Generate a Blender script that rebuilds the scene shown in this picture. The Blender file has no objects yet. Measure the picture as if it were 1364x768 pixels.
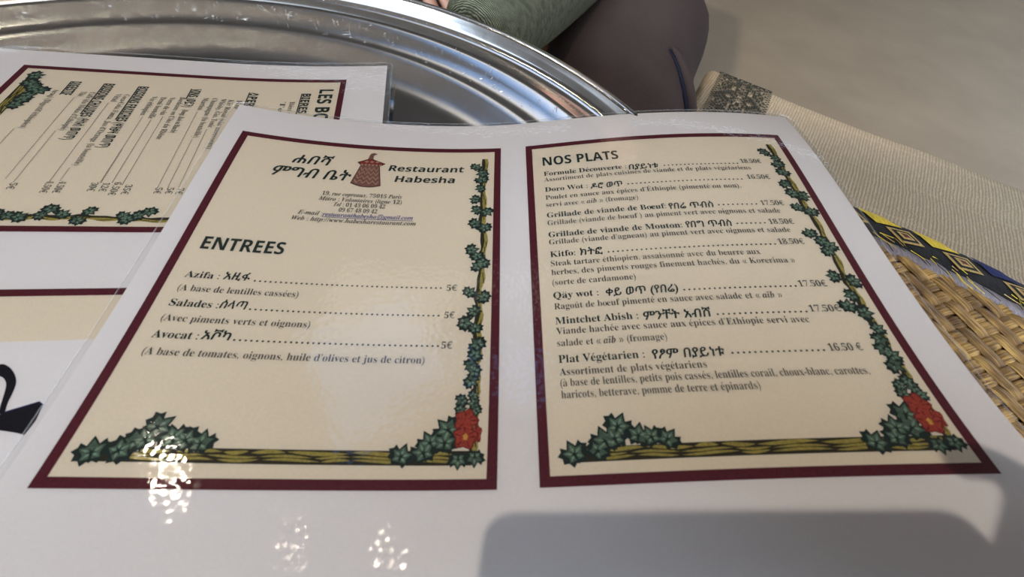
import bpy, bmesh, math, random
from mathutils import Vector, Matrix, noise as mnoise
random.seed(7)
C = bpy.context.scene.collection
SC = bpy.context.scene

MP = {'mx': -2.1239, 'my': 33.0774, 'mz': 0.8851, 'mrx': 0.0252, 'mry': -0.1901, 'mrz': 0.141, 'ax': -8.9386, 'ay': 18.8376, 'aw': -1.3181, 'd0': 0.8285, 'd1': -0.1337, 'd2': 0.4502, 'd3': -0.1709, 'c0': 2.0179, 'c1': 0.494, 'c2': -0.3779, 'c3': -0.3514, 'c4': 0.3156, 'c5': 0.0743, 'c6': -2.102, 'c7': -0.9305, 'c8': -0.4695, 'c9': 0.9533, 'c10': -0.2895, 'c11': 0.6207, 'ss': 0.0164}
CAM = {'f': 624.277, 'h': 21.4864, 'pitch': 0.89094, 'roll': 0.16912}
TRAY = {'cx': -22.8, 'cy': 11.646, 'R0': 37.468, 'z0': 3.188, 'R1': 34.669, 'z1': 1.213, 'R2': 32.178, 'z2': -0.01}
MENU_TEXT = [
    ('eth', 'ሐበሻ', -15.23, -12.82, 5.85),
    ('eth', 'ምግብ ቤት', -16.28, -11.22, 7.33),
    ('sb', 'Restaurant', -8.75, -3.54, 6.02),
    ('sb', 'Habesha', -8.17, -4.1, 7.19),
    ('bi', '19, rue copreaux, 75015 Paris', -12.56, -7.44, 8.9),
    ('bi', 'Métro : Volontaires (ligne 12)', -12.65, -7.38, 9.42),
    ('bi', 'Tel : 01 43 06 09 42', -11.61, -8.38, 9.91),
    ('bi', '09 67 48 09 42', -11.2, -8.81, 10.4),
    ('bi', 'E-mail : ', -13.57, -12.1, 10.83),
    ('link', 'restauranthabesha@gmail.com', -12.08, -6.49, 10.87),
    ('bi', 'Web : http://www.habesharestaurant.com', -13.81, -6.24, 11.37),
    ('head', 'ENTREES', -17.83, -13.5, 14.28),
    ('bold', 'Azifa :', -17.96, -16.22, 16.39),
    ('eth', 'አዚፋ', -16.03, -14.69, 16.36),
    ('dots', '', -14.37, -4.26, 16.41),
    ('price', '5€', -3.93, -3.37, 16.54),
    ('reg', '(A base de lentilles cassées)', -17.95, -11.87, 17.31),
    ('bold', 'Salades :', -17.95, -15.61, 18.32),
    ('eth', 'ሰላጣ', -15.54, -14.26, 18.29),
    ('dots', '', -14.01, -4.22, 18.33),
    ('price', '5€', -3.91, -3.37, 18.43),
    ('reg', '(Avec piments verts et oignons)', -17.93, -10.77, 19.26),
    ('bold', 'Avocat :', -17.94, -15.84, 20.27),
    ('eth', 'አቮካ', -15.71, -14.38, 20.23),
    ('dots', '', -14.13, -4.08, 20.26),
    ('price', '5€', -3.9, -3.35, 20.35),
    ('reg', '(A base de tomates, oignons, huile d’olives et jus de citron)', -17.95, -4.67, 21.24),
    ('head', 'NOS PLATS', 2.14, 7.37, 5.77),
    ('bold', 'Formule Découverte :', 2.17, 7.72, 6.89),
    ('eth', 'በያይነቱ', 7.86, 9.83, 7.03),
    ('dots', '', 10.27, 15.17, 6.9),
    ('price', '18.50€', 15.45, 16.91, 6.78),
    ('reg', 'Assortiment de plats cuisinés de viande et de plats végétariens', 2.15, 15.91, 7.5),
    ('bold', 'Doro Wot :', 2.17, 4.92, 8.54),
    ('eth', 'ዶሮ ወጥ', 5.11, 7.16, 8.66),
    ('dots', '', 7.57, 14.95, 8.56),
    ('price', '16.50€', 15.36, 16.89, 8.47),
    ('reg', 'Poulet en sauce aux épices d’Éthiopie (pimenté ou non),', 2.13, 14.67, 9.32),
    ('reg', 'servi avec « aib » (fromage)', 2.14, 7.98, 10.01),
    ('bold', 'Grillade de viande de Bœuf:', 2.14, 9.53, 10.99),
    ('eth', 'የበሬ ጥብስ', 9.67, 12.42, 11.08),
    ('dots', '', 12.79, 15.12, 10.95),
    ('price', '17.50€', 15.42, 16.92, 10.99),
    ('reg', 'Grillade (viande de bœuf ) au piment vert avec oignons et salade', 2.11, 16.38, 11.66),
    ('bold', 'Grillade de viande de Mouton:', 2.1, 10.15, 12.69),
    ('eth', 'የበግ ጥብስ', 10.33, 13.07, 12.73),
    ('dots', '', 13.44, 15.09, 12.6),
    ('price', '18.50€', 15.36, 16.81, 12.63),
    ('reg', 'Grillade (viande d’agneau) au piment vert avec oignons et salade', 2.1, 16.39, 13.3),
    ('bold', 'Kitfo:', 2.13, 3.58, 14.3),
    ('eth', 'ክትፎ', 3.82, 5.17, 14.34),
    ('dots', '', 5.52, 15.11, 14.32),
    ('price', '18.50€', 15.34, 16.81, 14.26),
    ('reg', 'Steak tartare éthiopien, assaisonné avec du beurre aux', 2.1, 14.05, 15.0),
    ('reg', 'herbes, des piments rouges finement hachés, du « Korerima »', 2.1, 15.76, 15.67),
    ('reg', '(sorte de cardamone)', 2.09, 6.75, 16.41),
    ('bold', 'Qäy wot :', 2.09, 4.57, 17.35),
    ('eth', 'ቀይ ወጥ (የበሬ)', 4.94, 8.85, 17.43),
    ('dots', '', 9.18, 15.13, 17.4),
    ('price', '17.50€', 15.34, 16.84, 17.38),
    ('reg', 'Ragoût de bœuf pimenté en sauce avec salade et « aïb »', 2.09, 14.17, 18.08),
    ('bold', 'Mintchet Abish :', 2.09, 6.43, 19.05),
    ('eth', 'ምንቸት አብሽ', 6.66, 10.12, 19.15),
    ('dots', '', 10.5, 15.04, 19.09),
    ('price', '17.50€', 15.25, 16.81, 19.04),
    ('reg', 'Viande hachée avec sauce aux épices d’Ethiopie servi avec', 2.1, 14.97, 19.69),
    ('reg', 'salade et « aïb » (fromage)', 2.06, 7.63, 20.42),
    ('bold', 'Plat Végétarien :', 2.08, 6.33, 21.39),
    ('eth', 'የፆም በያይነቱ', 6.67, 10.16, 21.48),
    ('dots', '', 10.55, 14.94, 21.42),
    ('price', '16.50 €', 15.22, 16.8, 21.4),
    ('reg', 'Assortiment de plats végétariens', 2.07, 9.15, 22.1),
    ('reg', '(à base de lentilles, petits pois cassés, lentilles corail, choux-blanc, carottes,', 2.06, 16.51, 22.7),
    ('reg', 'haricots, betterave, pomme de terre et épinards)', 2.06, 11.25, 23.33),
]
DRINKS_TEXT = [
    ('les', 'LES BOISSONS', -18.73, -8.97, 5.33),
    ('cat', 'BIERES (ሊትር)', -18.06, -12.67, 6.6),
    ('item', 'Bière éthiopienne', -16.78, -12.19, 7.42),
    ('item', 'Tedj', -16.76, -14.17, 8.11),
    ('cat', 'APERITIFS', -18.08, -14.09, 10.64),
    ('item', 'Kir', -16.82, -15.51, 11.37),
    ('item', 'Kir Royal (vin mousseux)', -16.88, -10.42, 12.0),
    ('item', 'Whisky, Gin, Tonic', -16.94, -12.99, 12.56),
    ('item', 'Champagne (la bouteille)', -17.0, -11.71, 13.2),
    ('item', 'Martini', -16.98, -15.26, 13.85),
    ('cat', 'VINS (ወይን)', -18.21, -15.57, 14.95),
    ('item', '(Rouge, Rosé ou Blanche)', -15.21, -12.16, 14.83),
    ('item', 'Bordeaux ou Côte du Rhône', -16.91, -11.33, 15.48),
    ('item', 'Verre de vin', -16.79, -14.38, 16.17),
    ('item', 'Demi bouteille', -16.78, -13.84, 16.78),
    ('item', 'Vin éthiopien', -16.82, -14.21, 17.42),
    ('cat', 'BOISSONS FRAICHES (ቀዝቃዛ መጠጥ)', -18.16, -10.14, 18.68),
    ('item', 'Coca-Cola, Fanta, Jus d’Orange (la bouteille)', -16.9, -8.18, 19.34),
    ('item', 'Vittel', -16.93, -15.82, 19.9),
    ('cat', 'BOISSONS CHAUDES (ትኩስ መጠጥ)', -18.31, -10.89, 21.09),
    ('item', 'Café (du Moka d’Ethiopie)', -16.97, -11.96, 21.65),
    ('item', 'Thé', -17.0, -16.32, 22.26),
    ('cat', 'DIGESTIF', -18.36, -16.41, 23.37),
    ('item', 'Araqi (Digestif éthiopien)', -17.07, -12.03, 24.07),
    ('dash', '', -14.9, -6.21, 13.82),
    ('dash', '', -11.44, -6.24, 13.23),
    ('dash', '', -12.7, -6.25, 12.6),
    ('dash', '', -14.08, -6.37, 15.91),
    ('dash', '', -13.63, -6.57, 16.55),
    ('dash', '', -13.96, -6.58, 17.21),
    ('dash', '', -9.98, -6.56, 17.17),
    ('dash', '', -15.55, -6.64, 20.01),
    ('dash', '', -7.87, -6.63, 19.47),
    ('dash', '', -16.09, -6.75, 22.44),
    ('dash', '', -11.81, -6.42, 21.88),
    ('dash', '', -11.89, -7.33, 24.37),
    ('item', '35€', -6.37, -5.43, 15.67),
    ('item', '6,50€', -6.57, -5.34, 16.35),
    ('item', '12€', -6.51, -5.67, 16.98),
    ('item', '30€', -6.52, -5.68, 17.64),
    ('item', '4,50€', -6.57, -5.43, 20.1),
    ('item', '4,50€', -6.56, -5.45, 19.42),
    ('item', '5€', -6.31, -5.71, 21.96),
    ('item', '5€', -6.14, -5.55, 13.87),
    ('item', '5€', -6.16, -5.57, 13.2),
    ('item', '7€', -6.14, -5.51, 12.6),
]
LEAVES = [(0.902, 0.096), (0.932, 0.124), (0.928, 0.155), (0.926, 0.191), (0.909, 0.237), (0.916, 0.278), (0.949, 0.286), (0.909, 0.332), (0.946, 0.348), (0.902, 0.424), (0.924, 0.446), (0.928, 0.478), (0.944, 0.464), (0.904, 0.558), (0.951, 0.572), (0.923, 0.612), (0.894, 0.643), (0.928, 0.659), (0.938, 0.7), (0.929, 0.726), (0.922, 0.749), (0.933, 0.765), (0.922, 0.786), (0.904, 0.829), (0.931, 0.82), (0.899, 0.85), (0.936, 0.836), (0.942, 0.852), (0.904, 0.947), (0.943, 0.943), (0.768, 0.942), (0.82, 0.935), (0.833, 0.916), (0.868, 0.916), (0.874, 0.891), (0.083, 0.943), (0.137, 0.939), (0.159, 0.921), (0.181, 0.918), (0.193, 0.895), (0.238, 0.914), (0.268, 0.918), (0.304, 0.923)]
FLOWERS = [(0.917, 0.872), (0.918, 0.905), (0.945, 0.898)]
TRUNK = [(0.936, 0.056), (0.934, 0.25), (0.943, 0.417), (0.934, 0.559), (0.937, 0.683), (0.937, 0.791), (0.936, 0.872), (0.936, 0.952)]
LOG = [(0.069, 0.958), (0.926, 0.954), (0.924, 0.931), (0.072, 0.936)]
EMBLEM = {'apex': (-10.043, 4.036), 'kl': (-10.245, 4.15), 'kr': (-9.796, 4.15), 'kb': (-10.175, 4.691), 'bl': (-11.007, 5.226), 'br': (-9.038, 5.253), 'll': (-10.749, 5.504), 'lr': (-9.259, 5.49), 'tl': (-10.657, 5.45), 'tr': (-9.47, 5.465), 'Bl': (-10.979, 7.479), 'Br': (-9.065, 7.628)}
FRAMES = [[(-19.159, 3.075), (-0.903, 3.211), (-0.912, 27.411), (-19.162, 27.47)], [(0.924, 3.218), (19.346, 3.163), (19.179, 27.387), (0.878, 27.384)]]
LETTER = [(6.857, 16.896), (6.554, 16.616), (6.65, 16.271), (7.028, 15.831), (7.55, 15.481), (8.082, 15.394), (8.631, 15.381), (9.101, 15.256), (9.156, 15.487), (8.834, 15.577), (8.249, 15.698), (7.721, 15.819), (7.406, 16.02), (7.197, 16.323), (7.417, 16.517)]
WEDGE = [(9.415, 15.761), (9.196, 15.412), (9.097, 15.315), (8.671, 14.142), (8.829, 13.929), (9.539, 13.894), (10.175, 14.048), (10.045, 14.469), (9.901, 15.091), (9.839, 15.508)]

CM = 0.01
Z0 = 0.62                     # height of the tray's plane above the floor, metres


def W(p):                     # centimetres about the tray plane -> metres in the room
    return Vector((p[0] * CM, p[1] * CM, Z0 + p[2] * CM))


def rot3(rx, ry, rz):
    return Matrix.Rotation(rz, 3, 'Z') @ Matrix.Rotation(ry, 3, 'Y') @ Matrix.Rotation(rx, 3, 'X')


# ------------------------------------------------------------------ camera
RC = rot3(math.pi / 2 - CAM['pitch'], 0, 0) @ rot3(0, 0, CAM['roll'])
CAMP = Vector((0, 0, CAM['h']))
cd = bpy.data.cameras.new('camera')
co = bpy.data.objects.new('camera', cd)
C.objects.link(co)
co.matrix_world = Matrix.Translation(W(CAMP)) @ RC.to_4x4()
cd.sensor_width = 36.0
cd.lens = 36.0 * CAM['f'] / 1364.0
cd.clip_start = 0.004
cd.clip_end = 60
cd.dof.use_dof = True
cd.dof.focus_distance = 0.42
cd.dof.aperture_fstop = 11.0
SC.camera = co

# ------------------------------------------------------------------ light
SC.view_settings.view_transform = 'Standard'
SC.view_settings.look = 'None'
SC.view_settings.gamma = 1.0
SC.view_settings.use_curve_mapping = False
SC.view_settings.exposure = 0.0
wd = bpy.data.worlds.new('world')
SC.world = wd
wd.use_nodes = True
bg = wd.node_tree.nodes['Background']
bg.inputs[0].default_value = (0.72, 0.83, 1.0, 1)
bg.inputs[1].default_value = 3.1


def lamp(name, pos, power, color, radius):
    l = bpy.data.lights.new(name, 'POINT')
    l.energy = power
    l.color = color
    l.shadow_soft_size = radius
    o = bpy.data.objects.new(name, l)
    C.objects.link(o)
    o.location = W(pos)
    return o


def area(name, pos, target, power, color, sx, sy):
    l = bpy.data.lights.new(name, 'AREA')
    l.shape = 'RECTANGLE'
    l.size, l.size_y = sx, sy
    l.energy = power
    l.color = color
    o = bpy.data.objects.new(name, l)
    C.objects.link(o)
    o.location = W(pos)
    o.rotation_euler = (W(target) - W(pos)).to_track_quat('-Z', 'Y').to_euler()
    return o


lamp('ceiling_spot', (-29, -28, 173), 35.5, (1, 0.89, 0.76), 0.013)
lamp('ceiling_spot', (-132, 70, 175), 6.0, (1, 0.88, 0.70), 0.024)
lamp('ceiling_spot', (-86, 68, 175), 0.35, (1, 0.88, 0.70), 0.010)
lamp('ceiling_spot', (-59, 73, 175), 0.6, (1, 0.88, 0.70), 0.010)
lamp('ceiling_spot', (230, 260, 175), 12, (1, 0.88, 0.74), 0.05)  # added fill lamp, not one of the ceiling spots; brightens the far floor
sp = bpy.data.lights.new('floor_fill_spot', 'SPOT')  # added spot to brighten the floor beyond the bench; no such lamp known
sp.energy, sp.color, sp.shadow_soft_size = 260, (1, 0.89, 0.75), 0.05
so = bpy.data.objects.new('floor_fill_spot', sp)
C.objects.link(so)
so.location = W((-60, -60, 178))
sp.spot_size = math.radians(36)
sp.spot_blend = 0.25
so.rotation_euler = (W((150, 270, -62)) - W((-60, -60, 178))).to_track_quat('-Z', 'Y').to_euler()
area('shadow_fill', (-130, -150, 70), (5, 8, 0), 200, (0.64, 0.80, 1.0), 1.2, 0.8)  # added cool fill from front left, lifts the shade under the phone
area('blue_rim_fill', (-72, 110, 168), (5, 25, 0), 0.75, (0.22, 0.48, 1.0), 0.36, 0.30)  # unseen blue light added so the tray's rim reflects blue
area('ridge_fill', (-92, 158, 208), (-92, 158, 0), 0.75, (1, 0.93, 0.82), 0.45, 0.4)  # unseen warm light added to brighten the tray's ridge by reflection


# ------------------------------------------------------------------ mesh helpers
class MB:
    def __init__(s):
        s.v, s.f, s.m = [], [], []

    def add(s, vs, fs, mi=0):
        n = len(s.v)
        s.v += [tuple(v) for v in vs]
        s.f += [tuple(i + n for i in f) for f in fs]
        s.m += [mi] * len(fs)

    def grid(s, P, nu, nv, mi=0, closed=False):
        fs = []
        for j in range(nv - 1):
            for i in range(nu - 1 if not closed else nu):
                i2 = (i + 1) % nu
                fs.append((j * nu + i, j * nu + i2, (j + 1) * nu + i2, (j + 1) * nu + i))
        s.add(P, fs, mi)

    def build(s, name, mats, parent=None, smooth=False, xf=W):
        me = bpy.data.meshes.new(name)
        me.from_pydata([tuple(xf(v)) for v in s.v], [], s.f)
        if not isinstance(mats, (list, tuple)):
            mats = [mats]
        for m in mats:
            me.materials.append(m)
        me.polygons.foreach_set('material_index', s.m)
        if smooth:
            me.polygons.foreach_set('use_smooth', [True] * len(s.f))
        me.update()
        o = bpy.data.objects.new(name, me)
        C.objects.link(o)
        if parent:
            put(o, parent)
        return o


def put(o, parent):
    o.parent = parent
    o.matrix_parent_inverse = parent_world(parent).inverted()


def parent_world(p):
    m = Matrix.Translation(p.location) if p.parent is None else Matrix.Identity(4)
    return m if p.parent is None else parent_world(p.parent) @ p.matrix_parent_inverse


def thing(name, label, cat, loc, group=None):
    o = bpy.data.objects.new(name, None)
    C.objects.link(o)
    o.location = W(loc)
    tag(o, label, cat, group)
    return o


def tag(o, label, cat, group=None):
    o['label'] = label
    o['category'] = cat
    if group:
        o['group'] = group


# ------------------------------------------------------------------ materials
def mat(name, color, rough=0.6, metal=0.0, spec=0.5, build=None):
    m = bpy.data.materials.new(name)
    m.use_nodes = True
    nt = m.node_tree
    b = nt.nodes['Principled BSDF']
    b.inputs['Base Color'].default_value = (*color, 1)
    b.inputs['Roughness'].default_value = rough
    b.inputs['Metallic'].default_value = metal
    b.inputs['Specular IOR Level'].default_value = spec
    if build:
        build(nt, b)
    return m


def node(nt, t, **k):
    n = nt.nodes.new(t)
    for a, b in k.items():
        if a.startswith('_'):
            n.inputs[a[1:].replace('_', ' ')].default_value = b
        else:
            setattr(n, a, b)
    return n


def coords(nt, scale=(1, 1, 1), rot=(0, 0, 0)):
    tc = node(nt, 'ShaderNodeTexCoord')
    mp = node(nt, 'ShaderNodeMapping')
    mp.inputs['Scale'].default_value = scale
    mp.inputs['Rotation'].default_value = rot
    nt.links.new(tc.outputs['Object'], mp.inputs['Vector'])
    return mp.outputs['Vector']


def ramp(nt, fac, stops):
    r = node(nt, 'ShaderNodeValToRGB')
    while len(r.color_ramp.elements) < len(stops):
        r.color_ramp.elements.new(0.5)
    for e, (p, c) in zip(r.color_ramp.elements, stops):
        e.position = p
        e.color = (*c, 1)
    nt.links.new(fac, r.inputs['Fac'])
    return r.outputs['Color']


def bump(nt, b, h, strength, dist=0.001):
    n = node(nt, 'ShaderNodeBump')
    n.inputs['Strength'].default_value = strength
    n.inputs['Distance'].default_value = dist
    nt.links.new(h, n.inputs['Height'])
    nt.links.new(n.outputs['Normal'], b.inputs['Normal'])


def noise(nt, vec, scale, detail=3, rough=0.5):
    n = node(nt, 'ShaderNodeTexNoise')
    n.inputs['Scale'].default_value = scale
    n.inputs['Detail'].default_value = detail
    n.inputs['Roughness'].default_value = rough
    nt.links.new(vec, n.inputs['Vector'])
    return n.outputs['Fac']


def ink(name, color, grain=0.12):
    def f(nt, b):
        c = tuple(color)
        n = noise(nt, coords(nt), 900, 2)
        nt.links.new(ramp(nt, n, [(0.3, tuple(x * (1 - grain) for x in c)), (0.7, tuple(min(1, x * (1 + grain)) for x in c))]), b.inputs['Base Color'])
    return mat(name, color, 0.75, 0, 0.1, f)


M_paper = ink('white_paper', (0.80, 0.78, 0.78), 0.02)
M_cream = ink('cream_print', (0.79, 0.71, 0.57), 0.03)
M_tan = ink('tan_print', (0.66, 0.55, 0.37), 0.04)
M_maroon = ink('maroon_print', (0.105, 0.016, 0.026), 0.15)
M_text = ink('dark_green_ink', (0.028, 0.042, 0.036))
M_grey = ink('grey_ink', (0.085, 0.08, 0.066))
M_link = ink('blue_ink', (0.045, 0.05, 0.24))
M_leafd = ink('ivy_outline_ink', (0.018, 0.032, 0.028))
M_leaf = ink('ivy_green_ink', (0.085, 0.135, 0.098), 0.3)
M_leafl = ink('ivy_light_ink', (0.20, 0.31, 0.22), 0.3)
M_bark = ink('bark_ink', (0.035, 0.03, 0.018))
M_olive = ink('olive_wood_ink', (0.36, 0.30, 0.075), 0.25)
M_red = ink('flower_red_ink', (0.36, 0.055, 0.035), 0.3)
M_redd = ink('flower_dark_ink', (0.15, 0.02, 0.02), 0.3)
M_yel = ink('flower_yellow_ink', (0.6, 0.34, 0.07), 0.2)
M_brown = ink('basket_brown_ink', (0.22, 0.11, 0.085), 0.25)
M_browd = ink('basket_dark_ink', (0.06, 0.02, 0.025), 0.2)
M_browl = ink('basket_pale_ink', (0.42, 0.24, 0.17), 0.2)
M_basr = ink('basket_red_ink', (0.26, 0.04, 0.035), 0.25)
M_black = ink('black_ink', (0.008, 0.008, 0.014))
M_navy = ink('navy_ink', (0.02, 0.025, 0.09))


def film_material(name, strength, seed):
    m = bpy.data.materials.new(name)
    m.use_nodes = True
    nt = m.node_tree
    nt.nodes.clear()
    out = node(nt, 'ShaderNodeOutputMaterial')
    tr = node(nt, 'ShaderNodeBsdfTransparent')
    tr.inputs['Color'].default_value = (0.95, 0.95, 0.95, 1)
    gl = node(nt, 'ShaderNodeBsdfGlossy')
    gl.inputs['Roughness'].default_value = 0.05
    mx = node(nt, 'ShaderNodeMixShader')
    fr = node(nt, 'ShaderNodeFresnel')
    fr.inputs['IOR'].default_value = 1.5
    v = coords(nt, (1, 1, 1))
    a = node(nt, 'ShaderNodeTexNoise', noise_dimensions='4D')
    a.inputs['W'].default_value = seed
    a.inputs['Scale'].default_value = 55
    a.inputs['Detail'].default_value = 1.5
    nt.links.new(v, a.inputs['Vector'])
    b_ = node(nt, 'ShaderNodeTexVoronoi')
    b_.inputs['Scale'].default_value = 330
    nt.links.new(v, b_.inputs['Vector'])
    ad = node(nt, 'ShaderNodeMath', operation='MULTIPLY_ADD')
    ad.inputs[1].default_value = 0.22
    nt.links.new(b_.outputs['Distance'], ad.inputs[0])
    nt.links.new(a.outputs['Fac'], ad.inputs[2])
    bp = node(nt, 'ShaderNodeBump')
    bp.inputs['Strength'].default_value = strength
    bp.inputs['Distance'].default_value = 0.002
    nt.links.new(ad.outputs[0], bp.inputs['Height'])
    nt.links.new(bp.outputs[0], gl.inputs['Normal'])
    nt.links.new(bp.outputs[0], fr.inputs['Normal'])
    nt.links.new(fr.outputs[0], mx.inputs[0])
    nt.links.new(tr.outputs[0], mx.inputs[1])
    nt.links.new(gl.outputs[0], mx.inputs[2])
    nt.links.new(mx.outputs[0], out.inputs['Surface'])
    return m


M_film = film_material('clear_laminate', 0.08, 1.0)


def f_metal(nt, b):
    # fine turning marks around the tray's centre, plus small scratches
    tc = node(nt, 'ShaderNodeTexCoord')
    sep = node(nt, 'ShaderNodeSeparateXYZ')
    nt.links.new(tc.outputs['Object'], sep.inputs[0])
    ln = node(nt, 'ShaderNodeVectorMath', operation='LENGTH')
    cmb = node(nt, 'ShaderNodeCombineXYZ')
    nt.links.new(sep.outputs[0], cmb.inputs[0])
    nt.links.new(sep.outputs[1], cmb.inputs[1])
    nt.links.new(cmb.outputs[0], ln.inputs[0])
    ang = node(nt, 'ShaderNodeMath', operation='ARCTAN2')
    nt.links.new(sep.outputs[1], ang.inputs[0])
    nt.links.new(sep.outputs[0], ang.inputs[1])
    pol = node(nt, 'ShaderNodeCombineXYZ')
    r1 = node(nt, 'ShaderNodeMath', operation='MULTIPLY')
    r1.inputs[1].default_value = 900
    nt.links.new(ln.outputs['Value'], r1.inputs[0])
    a1 = node(nt, 'ShaderNodeMath', operation='MULTIPLY')
    a1.inputs[1].default_value = 9
    nt.links.new(ang.outputs[0], a1.inputs[0])
    nt.links.new(r1.outputs[0], pol.inputs[0])
    nt.links.new(a1.outputs[0], pol.inputs[1])
    n1 = noise(nt, pol.outputs[0], 1.0, 2)
    n2 = noise(nt, coords(nt), 45, 4, 0.6)
    rr = node(nt, 'ShaderNodeMapRange')
    rr.inputs['To Min'].default_value = 0.10
    rr.inputs['To Max'].default_value = 0.20
    nt.links.new(n2, rr.inputs['Value'])
    nt.links.new(rr.outputs[0], b.inputs['Roughness'])
    mu = node(nt, 'ShaderNodeMath', operation='MULTIPLY_ADD')
    mu.inputs[1].default_value = 0.35
    nt.links.new(n1, mu.inputs[0])
    nt.links.new(n2, mu.inputs[2])
    bump(nt, b, mu.outputs[0], 0.06, 0.0004)


M_metal = mat('brushed_steel', (0.52, 0.51, 0.49), 0.25, 1.0, 0.5, f_metal)
M_scratch = mat('scratch_steel', (0.9, 0.88, 0.84), 0.35, 1.0)


def f_floor(nt, b):
    v = coords(nt)
    n = noise(nt, v, 3.0, 6, 0.6)
    n2 = noise(nt, v, 120, 3, 0.6)
    ad = node(nt, 'ShaderNodeMath', operation='MULTIPLY_ADD')
    ad.inputs[1].default_value = 0.35
    nt.links.new(n2, ad.inputs[0])
    nt.links.new(n, ad.inputs[2])
    nt.links.new(ramp(nt, ad.outputs[0], [(0.35, (0.225, 0.18, 0.125)), (0.95, (0.31, 0.25, 0.175))]), b.inputs['Base Color'])
    bump(nt, b, n2, 0.15, 0.002)


M_floor = mat('concrete_floor', (0.4, 0.36, 0.3), 0.65, 0, 0.3, f_floor)
M_wall = mat('plaster_wall', (0.17, 0.15, 0.135), 0.9, 0, 0.2, lambda nt, b: bump(nt, b, noise(nt, coords(nt), 14, 5), 0.3, 0.01))


def f_cloth(nt, b):
    v = coords(nt)
    w = node(nt, 'ShaderNodeTexWave', wave_type='BANDS', bands_direction='X')
    w.inputs['Scale'].default_value = 62
    w.inputs['Distortion'].default_value = 3.6
    w.inputs['Detail'].default_value = 3
    w.inputs['Detail Scale'].default_value = 3.5
    nt.links.new(v, w.inputs['Vector'])
    w2 = node(nt, 'ShaderNodeTexWave', wave_type='BANDS', bands_direction='Y')
    w2.inputs['Scale'].default_value = 2.9
    w2.inputs['Distortion'].default_value = 0.6
    nt.links.new(v, w2.inputs['Vector'])
    st = node(nt, 'ShaderNodeTexNoise')
    st.inputs['Scale'].default_value = 1.0
    mp = coords(nt, (260, 40, 60))
    nt.links.new(mp, st.inputs['Vector'])
    mul = node(nt, 'ShaderNodeMath', operation='MULTIPLY')
    nt.links.new(w.outputs['Fac'], mul.inputs[0])
    nt.links.new(st.outputs['Fac'], mul.inputs[1])
    seam = node(nt, 'ShaderNodeMath', operation='GREATER_THAN')
    seam.inputs[1].default_value = 0.996
    nt.links.new(w2.outputs['Fac'], seam.inputs[0])
    ad = node(nt, 'ShaderNodeMath', operation='MULTIPLY_ADD')
    ad.inputs[1].default_value = 0.15
    nt.links.new(seam.outputs[0], ad.inputs[0])
    nt.links.new(mul.outputs[0], ad.inputs[2])
    nt.links.new(ramp(nt, ad.outputs[0], [(0.02, (0.26, 0.205, 0.135)), (0.6, (0.385, 0.31, 0.215))]), b.inputs['Base Color'])
    bump(nt, b, ad.outputs[0], 0.5, 0.002)


M_cloth = mat('ribbed_beige_cloth', (0.5, 0.44, 0.33), 0.9, 0, 0.1, f_cloth)
M_motif = mat('charcoal_thread', (0.030, 0.031, 0.024), 0.95, 0, 0.05, lambda nt, b: bump(nt, b, noise(nt, coords(nt), 700, 2), 0.4, 0.001))


def f_straw(nt, b):
    v = coords(nt, (700, 60, 60), (0, 0, 0))
    tcu = node(nt, 'ShaderNodeUVMap')
    mp = node(nt, 'ShaderNodeMapping')
    mp.inputs['Scale'].default_value = (9, 0.3, 1)
    nt.links.new(tcu.outputs[0], mp.inputs['Vector'])
    n = noise(nt, mp.outputs[0], 1.0, 4, 0.65)
    n2 = noise(nt, coords(nt), 60, 2)
    ad = node(nt, 'ShaderNodeMath', operation='MULTIPLY_ADD')
    ad.inputs[1].default_value = 0.6
    nt.links.new(n2, ad.inputs[0])
    nt.links.new(n, ad.inputs[2])
    nt.links.new(ramp(nt, ad.outputs[0], [(0.54, (0.030, 0.012, 0.003)), (0.78, (0.155, 0.078, 0.018)), (1.05, (0.42, 0.25, 0.068))]), b.inputs['Base Color'])
    bump(nt, b, n, 0.8, 0.0012)


M_straw = mat('woven_straw', (0.3, 0.18, 0.07), 0.55, 0, 0.35, f_straw)


def f_basket(nt, b):
    v = coords(nt, (46, 46, 46), (0, 0, -.43))
    k = node(nt, 'ShaderNodeTexChecker')
    k.inputs['Scale'].default_value = 1.0
    nt.links.new(v, k.inputs['Vector'])
    n = noise(nt, coords(nt, (400, 60, 60), (0, 0, -.43)), 1.0, 3)
    ad = node(nt, 'ShaderNodeMath', operation='MULTIPLY_ADD')
    ad.inputs[1].default_value = 0.45
    nt.links.new(k.outputs['Fac'], ad.inputs[0])
    nt.links.new(n, ad.inputs[2])
    nt.links.new(ramp(nt, ad.outputs[0], [(0.2, (0.045, 0.022, 0.007)), (1.0, (0.23, 0.13, 0.038))]), b.inputs['Base Color'])
    bump(nt, b, ad.outputs[0], 0.5, 0.003)


M_basket = mat('plaited_basket', (0.14, 0.08, 0.03), 0.7, 0, 0.2, f_basket)


def thread(name, c):
    def f(nt, b):
        v = coords(nt, (900, 120, 500), (0, 0, -0.35))
        n = noise(nt, v, 1.0, 3)
        nt.links.new(ramp(nt, n, [(0.3, tuple(x * 0.65 for x in c)), (0.7, tuple(min(1, x * 1.25) for x in c))]), b.inputs['Base Color'])
        bump(nt, b, n, 0.7, 0.001)
    return mat(name, c, 0.8, 0, 0.12, f)


M_tblack = thread('black_thread', (0.012, 0.011, 0.010))
M_tyellow = thread('yellow_thread', (0.50, 0.36, 0.035))
M_tblue = thread('navy_thread', (0.012, 0.016, 0.065))
M_ttan = thread('tan_thread', (0.36, 0.24, 0.08))
M_tmaroon = thread('dark_red_thread', (0.08, 0.028, 0.02))
M_lav = thread('grey_violet_binding', (0.16, 0.135, 0.135))


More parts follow.
